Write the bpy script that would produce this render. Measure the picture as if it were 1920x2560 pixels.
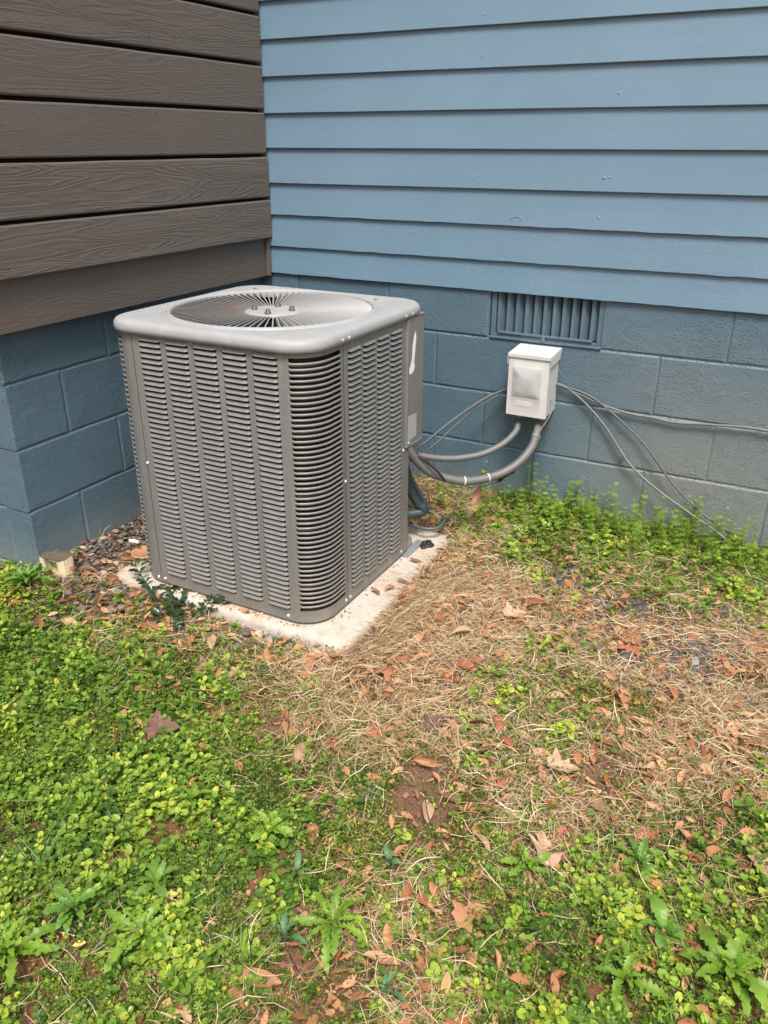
import bpy, math, random
import numpy as np
from mathutils import Vector, Matrix, noise
for o in list(bpy.data.objects): bpy.data.objects.remove(o)
S = bpy.context.scene
C = S.collection
R = math.radians
rnd = random.Random(7)
rng = np.random.default_rng(11)

# ------------------------------------------------------------ camera
CAM = Vector((1.97739, -2.75405, 1.40826))
RIGHT = Vector((0.8814273, 0.4723190, 0.0008854))
UP = Vector((-0.1967191, 0.3654056, 0.9098243))
FWD = Vector((-0.4294037, 0.8021182, -0.4149926))
F_PX = 2025.95
cam_d = bpy.data.cameras.new('camera'); cam = bpy.data.objects.new('camera', cam_d); C.objects.link(cam)
mw = Matrix((RIGHT, UP, -FWD)).transposed().to_4x4(); mw.translation = CAM
cam.matrix_world = mw
cam_d.sensor_fit = 'HORIZONTAL'; cam_d.sensor_width = 36.0; cam_d.lens = F_PX/1920*36
cam_d.clip_start = .05; cam_d.clip_end = 500
S.camera = cam
S.render.resolution_x = 768; S.render.resolution_y = 1024

# ------------------------------------------------------------ sky and sun
SUN_EL, SUN_AZ = 60, 150            # degrees; azimuth from +y towards +x
w = bpy.data.worlds.new('World'); S.world = w; w.use_nodes = True
nt = w.node_tree; nt.nodes.clear()
sky = nt.nodes.new('ShaderNodeTexSky'); sky.sky_type = 'NISHITA'; sky.sun_disc = False
sky.sun_elevation = R(SUN_EL); sky.sun_rotation = R(SUN_AZ)
sky.air_density = 1.0; sky.dust_density = 6.0; sky.ozone_density = 0.6
bg = nt.nodes.new('ShaderNodeBackground'); bg.inputs['Strength'].default_value = 0.125
wo = nt.nodes.new('ShaderNodeOutputWorld')
nt.links.new(sky.outputs[0], bg.inputs[0]); nt.links.new(bg.outputs[0], wo.inputs[0])
sd = bpy.data.lights.new('sun', 'SUN'); sun = bpy.data.objects.new('sun', sd); C.objects.link(sun)
sd.energy = 2.7; sd.angle = R(16); sd.color = (1, .985, .955)
dv = Vector((math.sin(R(SUN_AZ))*math.cos(R(SUN_EL)), math.cos(R(SUN_AZ))*math.cos(R(SUN_EL)), math.sin(R(SUN_EL))))
sun.rotation_euler = dv.to_track_quat('Z', 'Y').to_euler()
sun.location = (0, -3, 6)
S.view_settings.view_transform = 'Standard'; S.view_settings.look = 'None'
S.view_settings.exposure = 0.60; S.view_settings.gamma = 1
S.view_settings.use_curve_mapping = False

# ------------------------------------------------------------ helpers
def tag(o, label=None, cat=None, group=None, kind=None):
    if label: o['label'] = label
    if cat: o['category'] = cat
    if group: o['group'] = group
    if kind: o['kind'] = kind
    return o
def empty(name, loc=(0, 0, 0), rz=0):
    o = bpy.data.objects.new(name, None); C.objects.link(o); o.location = loc; o.rotation_euler = (0, 0, rz)
    o.empty_display_size = .05
    return o
def link(name, me, mat=None, parent=None, loc=None):
    o = bpy.data.objects.new(name, me); C.objects.link(o)
    if mat is not None and not me.materials: me.materials.append(mat)
    if parent is not None: o.parent = parent
    if loc is not None: o.location = loc
    return o
class MB:
    """collects shapes, builds one mesh"""
    def __init__(s): s.v = []; s.f = []
    def add(s, vs, fs):
        n = len(s.v); s.v += [tuple(p) for p in vs]; s.f += [tuple(i+n for i in f) for f in fs]; return s
    def box(s, x0, x1, y0, y1, z0, z1):
        return s.add([(x, y, z) for z in (z0, z1) for y in (y0, y1) for x in (x0, x1)],
                     [(0, 2, 3, 1), (4, 5, 7, 6), (0, 1, 5, 4), (1, 3, 7, 5), (3, 2, 6, 7), (2, 0, 4, 6)])
    def grid(s, P, cyc=False):
        n, m = len(P), len(P[0]); vs = [p for r in P for p in r]; fs = []
        for i in range(n-1):
            for j in range(m if cyc else m-1):
                k = (j+1) % m; fs.append((i*m+j, i*m+k, (i+1)*m+k, (i+1)*m+j))
        return s.add(vs, fs)
    def tube(s, pts, r, n=8, caps=True):
        pts = [Vector(p) for p in pts]; N = len(pts); rs = r if isinstance(r, (list, tuple)) else [r]*N
        t0 = (pts[1]-pts[0]).normalized(); a = t0.orthogonal().normalized(); P = []
        for i, p in enumerate(pts):
            t = (pts[min(i+1, N-1)]-pts[max(i-1, 0)]).normalized()
            a = (a - t*a.dot(t)).normalized(); b = t.cross(a)
            P.append([p + (a*math.cos(2*math.pi*k/n)+b*math.sin(2*math.pi*k/n))*rs[i] for k in range(n)])
        s.grid(P, True)
        if caps:
            k = len(s.v)-N*n
            s.f.append(tuple(k+j for j in range(n))[::-1]); s.f.append(tuple(k+(N-1)*n+j for j in range(n)))
        return s
    def lathe(s, prof, c=(0, 0, 0), n=16):
        P = [[(c[0]+r*math.cos(2*math.pi*k/n), c[1]+r*math.sin(2*math.pi*k/n), c[2]+z) for k in range(n)] for r, z in prof]
        return s.grid(P, True)
    def mesh(s, name, mat=None, smooth=False):
        me = bpy.data.meshes.new(name); me.from_pydata(s.v, [], s.f); me.validate(); me.update()
        if smooth: me.shade_smooth()
        if mat: me.materials.append(mat)
        return me
    def build(s, name, mat, parent=None, smooth=False, bevel=0, loc=None):
        o = link(name, s.mesh(name, mat, smooth), None, parent, loc)
        if bevel:
            b = o.modifiers.new('b', 'BEVEL'); b.width = bevel; b.segments = 2; b.limit_method = 'ANGLE'; b.angle_limit = R(40)
        return o
def at(px, py, axis, val):
    """ray through a picture point met with the plane axis = val"""
    d = RIGHT*((px-960)/F_PX) - UP*((py-1280)/F_PX) + FWD
    return CAM + d*((val-CAM[axis])/d[axis])
def gh(x, y):
    """height of the yard"""
    z = .16 + .085*max(y, -1.2) + .03*min(y+1.2, 0)
    s = min(max((.2-x)/.25, 0), 1); s = s*s*(3-2*s); b = min(max((y+1.5)/.3, 0), 1)
    return z + s*b*max(.165-z, 0)
def ghv(x, y):
    z = .16 + .085*np.maximum(y, -1.2) + .03*np.minimum(y+1.2, 0)
    s = np.clip((.2-x)/.25, 0, 1); s = s*s*(3-2*s); b = np.clip((y+1.5)/.3, 0, 1)
    z = z + s*b*np.maximum(.165-z, 0)
    z = z + .008*np.sin(x*9+1.3*np.sin(y*7))*np.cos(y*8+x*3)
    dx = np.maximum(np.maximum(.056-x, x-.970), 0); dy = np.maximum(np.maximum(-1.106-y, y+.29), 0)
    t = np.clip((np.hypot(dx, dy)-.012)/.11, 0, 1); t = t*t*(3-2*t); lim = np.where((x > .9) | (y > -.6), .097, .088)
    return np.where(z > lim, lim+(z-lim)*t, z)
def gat(px, py):
    z = .1
    for _ in range(8):
        p = at(px, py, 2, z); z = float(ghv(np.array(p.x), np.array(p.y)))
    return Vector((p.x, p.y, z))
def fat(X, Y):      # picture point in 1659-wide units
    return gat(X*1.1573, Y*1.1573)
def smooth_path(pts, n=8):
    pts = [Vector(p) for p in pts]; out = []
    for i in range(len(pts)-1):
        p0, p1, p2, p3 = pts[max(i-1, 0)], pts[i], pts[i+1], pts[min(i+2, len(pts)-1)]
        for k in range(n):
            t = k/n
            out.append(.5*((2*p1)+(p2-p0)*t+(2*p0-5*p1+4*p2-p3)*t*t+(3*p1-p0-3*p2+p3)*t**3))
    out.append(pts[-1]); return out

# ------------------------------------------------------------ materials
class N:
    def __init__(s, name):
        s.m = bpy.data.materials.new(name); s.m.use_nodes = True; s.t = s.m.node_tree; s.t.nodes.clear()
        s.out = s.n('ShaderNodeOutputMaterial')
    def n(s, t, **kw):
        x = s.t.nodes.new(t)
        for k, v in kw.items(): setattr(x, k, v)
        return x
    def l(s, a, b): s.t.links.new(a, b)
    def pos(s, scale=(1, 1, 1), space='world'):
        m = s.n('ShaderNodeMapping'); m.inputs['Scale'].default_value = scale
        if space == 'world': s.l(s.n('ShaderNodeNewGeometry').outputs['Position'], m.inputs[0])
        else: s.l(s.n('ShaderNodeTexCoord').outputs['Object'], m.inputs[0])
        return m.outputs[0]
    def noise(s, vec, scale, detail=4, rough=.55, dist=0):
        x = s.n('ShaderNodeTexNoise'); x.inputs['Scale'].default_value = scale; x.inputs['Detail'].default_value = detail
        x.inputs['Roughness'].default_value = rough; x.inputs['Distortion'].default_value = dist
        s.l(vec, x.inputs['Vector']); return x.outputs[0]
    def ramp(s, fac, stops, interp='LINEAR'):
        x = s.n('ShaderNodeValToRGB'); e = x.color_ramp.elements; x.color_ramp.interpolation = interp
        while len(e) < len(stops): e.new(.5)
        for k, (p, c) in enumerate(stops):
            e[k].position = p; e[k].color = (c, c, c, 1) if not isinstance(c, tuple) else (*c, 1)
        s.l(fac, x.inputs[0]); return x.outputs[0]
    def mix(s, a, b, f, mode='MIX'):
        x = s.n('ShaderNodeMix', data_type='RGBA', blend_type=mode)
        for sock, v in ((x.inputs[6], a), (x.inputs[7], b)):
            if isinstance(v, tuple): sock.default_value = (*v, 1)
            else: s.l(v, sock)
        if isinstance(f, (int, float)): x.inputs[0].default_value = f
        else: s.l(f, x.inputs[0])
        return x.outputs[2]
    def math(s, op, a, b=0):
        x = s.n('ShaderNodeMath', operation=op)
        for i, v in enumerate((a, b)):
            if isinstance(v, (int, float)): x.inputs[i].default_value = v
            else: s.l(v, x.inputs[i])
        return x.outputs[0]
    def bump(s, h, strength, dist, prev=None):
        x = s.n('ShaderNodeBump'); x.inputs['Strength'].default_value = strength; x.inputs['Distance'].default_value = dist
        s.l(h, x.inputs['Height'])
        if prev is not None: s.l(prev, x.inputs['Normal'])
        return x.outputs[0]
    def bsdf(s, color, rough=.6, metal=0, spec=.5, normal=None):
        b = s.n('ShaderNodeBsdfPrincipled')
        if isinstance(color, tuple): b.inputs['Base Color'].default_value = (*color, 1)
        else: s.l(color, b.inputs['Base Color'])
        if isinstance(rough, (int, float)): b.inputs['Roughness'].default_value = rough
        else: s.l(rough, b.inputs['Roughness'])
        b.inputs['Metallic'].default_value = metal; b.inputs['Specular IOR Level'].default_value = spec
        if normal is not None: s.l(normal, b.inputs['Normal'])
        s.l(b.outputs[0], s.out.inputs[0]); return b
def simple(name, col, rough=.6, metal=0, var=.25, scale=12, bump=0, bscale=200, spec=.5):
    m = N(name); p = m.pos()
    c = m.mix(tuple(x*(1-var) for x in col), tuple(min(x*(1+var), 1) for x in col), m.noise(p, scale, 5))
    nrm = m.bump(m.noise(p, bscale, 3), bump, .002) if bump else None
    m.bsdf(c, rough, metal, spec, nrm); return m.m

def paint_siding():
    m = N('blue_paint'); p = m.pos()
    big = m.noise(p, 1.6, 4); sm = m.noise(m.pos((1, 1, 6)), 9, 5)
    c = m.mix((.118, .203, .272), (.142, .234, .308), m.ramp(big, [(.3, 0.), (.7, 1.)]))
    c = m.mix(c, (.118, .195, .256), m.ramp(sm, [(.55, 0.), (.8, .35)]))
    speck = m.ramp(m.noise(p, 55, 1), [(.84, 0.), (.86, .5)])
    c = m.mix(c, (.3, .4, .46), speck)
    h = m.noise(m.pos((6, 6, 90)), 6, 5)                       # brushed cedar grain under the paint
    nb = m.bump(h, .22, .002); nb = m.bump(m.noise(p, 240, 3), .3, .0006, nb)
    lo = m.n('ShaderNodeSeparateXYZ'); m.l(m.pos(), lo.inputs[0])
    rough_z = m.ramp(m.math('MULTIPLY', lo.outputs[2], .5), [(.565, 1.), (.585, 0.)])
    hh = m.math('MULTIPLY', m.noise(p, 75, 4), rough_z)
    nb = m.bump(hh, .45, .0022, nb)                               # crusty lowest boards
    m.bsdf(c, m.ramp(m.noise(p, 5, 3), [(.3, .42), (.7, .55)]), 0, .5, nb); return m.m
def paint_block():
    m = N('blue_block_paint'); p = m.pos()
    big = m.noise(p, 2.2, 4)
    c = m.mix((.074, .130, .170), (.094, .156, .200), big)
    # dirt splashed up from the clay along the right of the wall
    sx = m.n('ShaderNodeSeparateXYZ'); m.l(m.pos(), sx.inputs[0])
    fx = m.ramp(m.math('MULTIPLY', sx.outputs[0], .5), [(.55, 0.), (.82, 1.)])
    fz = m.ramp(sx.outputs[2], [(.35, 1.), (.90, .0)])
    near = m.ramp(sx.outputs[2], [(.16, .55), (.30, 0.)])
    d = m.math('MULTIPLY', m.math('MULTIPLY', fx, fz), m.ramp(m.noise(p, 3, 4), [(.2, .55), (.7, 1.)]))
    d = m.math('MAXIMUM', d, near)
    c = m.mix(c, (.225, .225, .195), m.math('MULTIPLY', d, .85))
    vo = m.n('ShaderNodeTexVoronoi'); vo.inputs['Scale'].default_value = 150; m.l(p, vo.inputs['Vector']); pit = m.ramp(m.math('ADD', vo.outputs[0], m.math('MULTIPLY', m.noise(p, 30, 3), .5)), [(.42, 0.), (.62, 1.)])
    gr = m.noise(p, 260, 4, .7)
    patch = m.ramp(m.noise(p, 5, 3), [(.35, .25), (.65, 1.)])
    nb = m.bump(m.math('MULTIPLY', pit, patch), .9, .0035); nb = m.bump(gr, .6, .002, nb)
    nb = m.bump(m.noise(p, 40, 3, .5), .35, .003, nb)
    m.bsdf(c, .43, 0, .5, nb); return m.m
def paint_brown():
    m = N('brown_plank_paint'); p = m.pos((1, 1, 1)); oi = m.n('ShaderNodeObjectInfo')
    mp = m.n('ShaderNodeMapping'); mp.inputs['Scale'].default_value = (1, .9, 10)
    cb = m.n('ShaderNodeCombineXYZ'); m.l(m.math('MULTIPLY', oi.outputs['Random'], 37), cb.inputs[0])
    ad = m.n('ShaderNodeVectorMath', operation='ADD'); m.l(m.pos(), ad.inputs[0]); m.l(cb.outputs[0], ad.inputs[1])
    m.l(ad.outputs[0], mp.inputs[0]); v = mp.outputs[0]
    base = m.noise(v, 1.5, 2, .4, .35)
    ring = m.math('FRACT', m.math('MULTIPLY', base, 19.0)); 
    ring = m.ramp(ring, [(.0, 0.), (.75, 1.), (1., 0.)])
    mv2 = m.n('ShaderNodeMapping'); mv2.inputs['Scale'].default_value = (1, 1.2, 26); m.l(ad.outputs[0], mv2.inputs[0])
    crack = m.ramp(m.noise(mv2.outputs[0], 3.2, 4, .6, .5), [(.475, 1.), (.50, 0.), (.525, 1.)])
    fine = m.noise(mv2.outputs[0], 16, 4, .6)
    c = m.mix((.100, .084, .070), (.128, .109, .092), m.noise(p, 3.5, 5))
    c = m.mix(c, (.17, .135, .105), m.ramp(fine, [(.6, 0.), (.85, .5)]))
    on = m.ramp(oi.outputs['Random'], [(.0, .25), (1., 1.)])
    nb = m.bump(m.math('MULTIPLY', ring, on), .45, .0022); nb = m.bump(crack, .3, .002, nb); nb = m.bump(fine, .3, .001, nb)
    m.bsdf(c, .55, 0, .45, nb); return m.m
def ac_metal():
    m = N('grey_enamel'); p = m.pos()
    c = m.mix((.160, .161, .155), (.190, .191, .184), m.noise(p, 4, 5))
    dust = m.ramp(m.noise(p, 45, 6, .7), [(.55, 0.), (.8, .5)])
    c = m.mix(c, (.31, .30, .275), dust)
    spk = m.ramp(m.noise(p, 160, 1), [(.76, 0.), (.78, .8)])
    c = m.mix(c, (.55, .53, .48), spk)
    run = m.ramp(m.noise(m.pos((1, 1, .07)), 60, 4, .6), [(.50, 0.), (.72, .45)]); c = m.mix(c, (.27, .265, .25), run)
    sz = m.n('ShaderNodeSeparateXYZ'); m.l(m.pos(), sz.inputs[0]); low = m.math('MULTIPLY', m.ramp(sz.outputs[2], [(.12, 1.), (.34, 0.)]), m.ramp(m.noise(p, 22, 5, .7), [(.4, .1), (.7, 1.)]))
    c = m.mix(c, (.33, .25, .17), m.math('MULTIPLY', low, .55))
    m.bsdf(c, .45, .1, .5, m.bump(m.noise(p, 500, 2), .12, .0005)); return m.m
def lid_metal():
    m = N('lid_enamel'); p = m.pos()
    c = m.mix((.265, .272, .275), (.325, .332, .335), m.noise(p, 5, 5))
    c = m.mix(c, (.42, .415, .40), m.ramp(m.noise(m.pos((1, 1, 1)), 14, 6, .65, .6), [(.5, 0.), (.75, .4)]))
    c = m.mix(c, (.20, .185, .165), m.ramp(m.noise(p, 9, 6, .7, .3), [(.60, 0.), (.78, .35)]))
    m.bsdf(c, m.ramp(m.noise(p, 12, 4), [(.3, .50), (.7, .68)]), .05, .4, m.bump(m.noise(p, 60, 3), .06, .001)); return m.m
def fin_metal():
    m = N('grille_enamel'); p = m.pos()
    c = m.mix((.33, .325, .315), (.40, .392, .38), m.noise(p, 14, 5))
    vm = m.n('ShaderNodeVectorMath', operation='DISTANCE'); m.l(m.pos(), vm.inputs[0]); vm.inputs[1].default_value = (.405, -.79, .945)
    st = m.math('MULTIPLY', m.ramp(vm.outputs['Value'], [(.0, 1.), (.11, 0.)]), m.ramp(m.noise(p, 40, 5), [(.35, .2), (.65, 1.)]))
    c = m.mix(c, (.33, .16, .07), m.math('MULTIPLY', st, .8))
    m.bsdf(c, .45, .2, .5); return m.m
def pad_mat():
    m = N('cast_pad'); p = m.pos()
    c = m.mix((.40, .37, .32), (.53, .50, .45), m.noise(p, 9, 6))
    c = m.mix(c, (.40, .27, .17), m.ramp(m.noise(p, 6, 7, .7), [(.45, 0.), (.68, .75)]))
    c = m.mix(c, (.26, .22, .17), m.ramp(m.noise(p, 30, 6, .75), [(.52, 0.), (.75, .75)]))
    nb = m.bump(m.noise(p, 90, 5, .7), .5, .002); m.bsdf(c, .85, 0, .3, nb); return m.m
def ground_mat():
    m = N('clay_soil'); p = m.pos()
    c = m.mix((.23, .085, .04), (.36, .145, .07), m.noise(p, 14, 6, .65))
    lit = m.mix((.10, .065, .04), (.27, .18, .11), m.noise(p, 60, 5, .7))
    at_ = m.n('ShaderNodeAttribute', attribute_name='litter')  # litter cover, plus shade under the weeds painted into the soil colour
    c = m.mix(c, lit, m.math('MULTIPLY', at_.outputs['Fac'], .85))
    c = m.mix(c, (.05, .04, .028), m.ramp(m.noise(p, 35, 5, .7), [(.55, 0.), (.75, .7)]))
    nb = m.bump(m.noise(p, 55, 7, .75), 1., .012); nb = m.bump(m.noise(p, 300, 4, .7), .6, .003, nb)
    m.bsdf(c, .9, 0, .25, nb); return m.m
def leafy(name, stops, rough=.5, transl=.35, spec=.35, vein=False, patch=None):
    """stops: tint -> colour over the 'tint' attribute (each leaf has its own value)"""
    m = N(name); a = m.n('ShaderNodeAttribute', attribute_name='tint')
    c = m.ramp(a.outputs['Fac'], stops); p = m.pos()
    c = m.mix(c, tuple(x*.55 for x in stops[len(stops)//2][1]), m.ramp(m.noise(p, 120, 3), [(.45, 0.), (.8, .5)]))
    b = m.n('ShaderNodeBsdfPrincipled'); m.l(c, b.inputs['Base Color']); b.inputs['Roughness'].default_value = rough
    b.inputs['Specular IOR Level'].default_value = spec
    if transl:
        t = m.n('ShaderNodeBsdfTranslucent'); m.l(c, t.inputs[0])
        x = m.n('ShaderNodeMixShader'); x.inputs[0].default_value = transl
        m.l(b.outputs[0], x.inputs[1]); m.l(t.outputs[0], x.inputs[2]); m.l(x.outputs[0], m.out.inputs[0])
    else: m.l(b.outputs[0], m.out.inputs[0])
    return m.m
def obj_leaf(name, a, b, dark, rough=.6, transl=.2, scale=35):
    """whole-leaf material for single objects: colour differs by object and by mottling"""
    m = N(name); oi = m.n('ShaderNodeObjectInfo'); c = m.mix(a, b, oi.outputs['Random']); p = m.pos()
    c = m.mix(c, dark, m.ramp(m.noise(p, scale, 5, .65), [(.42, 0.), (.78, .85)]))
    b_ = m.n('ShaderNodeBsdfPrincipled'); m.l(c, b_.inputs['Base Color']); b_.inputs['Roughness'].default_value = rough
    m.l(m.bump(m.noise(p, 180, 3), .35, .001), b_.inputs['Normal'])
    t = m.n('ShaderNodeBsdfTranslucent'); m.l(c, t.inputs[0]); x = m.n('ShaderNodeMixShader'); x.inputs[0].default_value = transl
    m.l(b_.outputs[0], x.inputs[1]); m.l(t.outputs[0], x.inputs[2]); m.l(x.outputs[0], m.out.inputs[0])
    return m.m
M = dict(
    siding=paint_siding(), block=paint_block(), brown=paint_brown(), ac=ac_metal(), lid=lid_metal(), fin=fin_metal(),
    pad=pad_mat(), ground=ground_mat(),
    mortar=simple('mortar_paint', (.055, .092, .12), .6, bump=.5, bscale=150),
    dark=simple('dark_gap', (.02, .019, .018), .9), sheath=simple('sheathing', (.03, .028, .025), .9),
    coil=simple('coil', (.022, .018, .015), .7, .3, .5, 60), screw=simple('screw_zinc', (.62, .6, .56), .35, .7),
    brass=simple('rusty_screw', (.33, .22, .11), .5, .5), vent=simple('vent_paint', (.085, .135, .172), .4, 0, .25, 25, .3, 200),
    mesh=simple('vent_mesh', (.06, .08, .085), .7, 0, .5, 300), box=simple('box_enamel', (.56, .565, .545), .42, .05, .1, 18, .1, 60),
    conduit=simple('conduit_grey', (.125, .125, .122), .5, 0, .25, 30), fitting=simple('fitting_grey', (.22, .22, .21), .5),
    cable=simple('cable_grey', (.085, .10, .112), .5, 0, .3, 20), cable2=simple('cable_tan', (.15, .152, .145), .55, 0, .3, 20),
    wire=simple('thin_wire', (.05, .06, .065), .5), black=simple('black_tape', (.018, .018, .019), .4, 0, .3, 60, .4, 120),
    tie=simple('white_tie', (.62, .6, .55), .5), insul=simple('pipe_insulation', (.03, .052, .055), .55, 0, .4, 30, .3, 90),
    panel=simple('pressed_panel', (.44, .455, .455), .3, .1, .18, 45),
    label=simple('silver_label', (.42, .43, .43), .45, .2, .2, 40), white=simple('white_residue', (.78, .78, .76), .6),
    fan=simple('fan_blade', (.05, .05, .052), .5, .3), stud=simple('stud_rubber', (.07, .072, .074), .55),
    tar=simple('tar', (.014, .014, .016), .6, 0, .3, 50, 1, 90), cap=simple('cap_beige', (.42, .34, .25), .6, 0, .3, 22),
    caprust=simple('cap_rust', (.38, .19, .10), .7, 0, .4, 30), galv=simple('galvanised', (.40, .43, .44), .4, .6),
)

# densities of the ground cover over the yard (x -0.8..2.6, y -2.6..0.1, 0.1 m cells)
GRID = {
    'round': '''99987765445555555555555653223433333
99999877654455555555556532215333333
99999998766544555555565322125333333
99999999987665445555653222145333333
99999999999876554456542221254333333
99999999999998765556432221353333333
89999999999999987766532212453333333
88899999999999999997531112553333333
78888999999999999987530234543333333
77788889999999998765422335643333333
66777888899998876543211345554333333
56667778888777653322111234544443333
34455667766555432111111121344444433
22233445433332221101101210123334444
11112232112211111000001430012333344
01111110000001110000002541001223333
00011100000000000000002431000112233
00000000000000000000001231000001122
00000000000000000000000110000000011
00000000000000000000000000000000000
00000000000000000000000100000000000
00000000000000000001221111111000000
00000000000000000012443212243210000
00000000000000000113664322366542100
00000000000000001234754333467765421
00000000000000001245643333466777654
00000000000000012346532222366667777
00000000000000012456421111245666677''',
    'weed': '''55555566666666666666666654435677777
55555555666666666666666544346677777
65555555556666666666665444356677777
66655555555566666666654443366777777
66666555555555666666544433566777777
66666665555555556654444433566777777
66666666655555555444554334666777777
66666666666555544445653235666777777
66666666666665555667652567667777777
56666666666666667789864778877777777
55566666666666667888996677777777777
45555666666666667677765456677777777
23344555666655665556544343566667777
11122334434444444333334432356666677
00111121112222232101124763235666666
00001110000111111100024885224556666
00000000000000111000014785212345566
00000000000000000000012575211123455
00000000000000000000000232101111234
00000000000000000000001101001111112
00000000000000000000111221001111111
00000000000000000011223343221111111
00000000000000011122344455443221111
00000000000000123333455555565443211
00000000000000244444456666666655432
00000000000001355544444556677666654
00000000000002455543333345677776666
00000000000013555543322233466777766''',
    'straw': '''00000011111111111111111112341000000
00000000111111111111111122430000000
00000000001111111111111223420000000
00000000000011111111112234410000000
00000000000000111111122244200000000
00000000000000001111122344100000000
10000000000000000011113443100000000
11100000000000000000223442000000000
11111000000000000000023331000000000
11111110000000000000112221000000000
11111111100000000111113321111000000
11111111111101111223334543221110000
11111111112222222344567776543221100
11111111233333333566788888754332211
00111112343333334678888679975443322
00001112233222235678998668987654433
00000111122111124679998778998876544
00000111111000014689998878999988765
00000000000000014789999888898999887
00000000000000024699888888888889998
00000000000000013688888777887888899
00000000000000013678777776667778888
00000000000000025677555555545667788
00000000000000147776433444333445677
00000000000000357664222233322233456
00000000000001476543211122211222234
00000000000003676531111111111112222
00000000000024765431100011111111122''',
    'cleaver': '''43321111111111111111111111100122222
44433211111111111111111111001122222
54444332111111111111111111001122222
55544443321111111111111110011222222
65555444433211111111111100011222222
66655554443332111111111100011222222
56666555544433321111111000111222222
55566665555444332111111000111222222
45555666655554332221110000112222222
34455556666554332211100000112222222
23344555566543333211100000112222222
12233445555443333211000000111222222
01112223433222222111000000011112222
00001112111111111100000000001111122
00000000000000000000000110000111111
00000000000000000000000111000011111
00000000000000000000000100000000111
00000000000000000000000000000000001
00000000000000000000000000000000000
00000000000000000000000000000000000
00000000000000000000000111000000000
00000000000000000001111122210000000
00000000000000000011122333332100000
00000000000000001122234445543321100
00000000000000011223345566655443211
00000000000000112334456667766554432
00000000000000112345566666777665544
00000000000001123345676666777776655''',
    'leaf': '''00000000000000000000000012344222222
00000000000000000000000123443222222
00000000000000000000001233442222222
00000000000000000000012334432222222
00000000000000000000123344432222222
00000000000000000001123344422222222
10000000000000000000123444322222222
11100000000000000000124444322222222
11111000000000000000124443322222222
21111110000000011000122443222222222
22211111100000111111113344333222222
12222111111111111222223444444432222
01112222122332222233334555444554322
00001112344554322445555555545665543
00000002366654323456556445655556655
00000012368643223455555445667665566
00000012245431112345565555667776655
00000111122210001245666556667777766
00000001100000001246776666667777777
00000000000000001357877666667777777
00000000000000002567887666666677777
00000000000000014778776665555566777
00000000000000036787555555434455666
00000000000000148765433343322334556
00000000000000367653222222212223345
00000000000002586432111111111122233
00000000000003675320011111100111122
00000000000025864210000000000000111''',
    'gravel': '''00000000000000000000000000000000000
00000000000000000000000000000000000
00000000000000000000000000000000000
00000000000000000000000000000000000
00000000000000000000000000000000000
00000000000000000000000000000000000
00000000000000000000000000000000000
00000000000000000000000000000000000
00000000000000000000000000000000000
00000000000000000000000000000000000
00000000000000000000000000000000000
00000000000000000000000000000000000
00000000000000000000000000000000000
00000000222112210000000000000000000
00000003553334432100000000000000000
00000147864444443100000000000000000
00001489974443322100000000000000000
00025899953222211000000101110000000
00258999620111110000011222231100000
03589996300000000000022333332211000
36999973000000000000134444432222110
69999741000000000000134543322222222
99997410000000000000122332211122222
99974100000000000000001121100111222
99752000000000000000000011000001112
98520000000000000000000000000000011
85300000000000000000000000000000000
53000000000000000000000000000000000''',
}
# ------------------------------------------------------------ the yard
EXTENT = 60
def terrain():
    def axis(a, b, lo, hi, fine):
        far1 = [lo - d for d in (EXTENT, 25, 10, 4, 1.5, .5)]; far2 = [hi + d for d in (.5, 1.5, 4, 10, 25, EXTENT)]
        return far1 + list(np.arange(lo, hi+1e-6, fine)) + far2
    xs = axis(0, 0, -1.2, 3.4, .02); ys = axis(0, 0, -3.2, .3, .02)
    X, Y = np.meshgrid(xs, ys)
    Z = ghv(np.clip(X, -2, 5), np.clip(Y, -5, .3))
    fade = np.clip((np.maximum(np.abs(X-1.1)-2.3, np.abs(Y+1.4)-1.8))/4, 0, 1); Z = Z*(1-fade)+.03*fade
    co = np.stack([X, Y, Z], -1).reshape(-1, 3)
    for i in range(len(co)):
        x, y = co[i, 0], co[i, 1]
        if -1.3 < x < 3.5 and -3.3 < y < .4:
            k_ = .3 if (.03 < x < 1.0 and -1.13 < y < -.18) else 1
            co[i, 2] += k_*(.012*noise.noise((x*6, y*6, 0)) + .006*noise.noise((x*22, y*22, 3)) + .003*noise.noise((x*50, y*50, 5))) - .004
    n, m = X.shape
    idx = np.arange(n*m).reshape(n, m)
    q = np.stack([idx[:-1, :-1], idx[:-1, 1:], idx[1:, 1:], idx[1:, :-1]], -1).reshape(-1, 4)
    me = bpy.data.meshes.new('ground'); me.from_pydata(co.tolist(), [], q.tolist()); me.shade_smooth()
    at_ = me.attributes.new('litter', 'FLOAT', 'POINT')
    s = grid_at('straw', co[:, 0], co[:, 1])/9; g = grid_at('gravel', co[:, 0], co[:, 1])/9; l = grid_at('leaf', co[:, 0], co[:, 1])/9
    at_.data.foreach_set('value', np.clip(s*1.1+g+l*.5+.55*grid_at('round', co[:, 0], co[:, 1])/9+.35*grid_at('weed', co[:, 0], co[:, 1])/9*(co[:, 1] > -1.7), 0, 1).astype(np.float32))  # straw, gravel, leaf: litter; round, weed: painted shade below the green cover
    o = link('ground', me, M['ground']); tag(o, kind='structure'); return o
GA = {k: np.array([[int(c) for c in r] for r in v.split('\n')], float) for k, v in GRID.items()}
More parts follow.
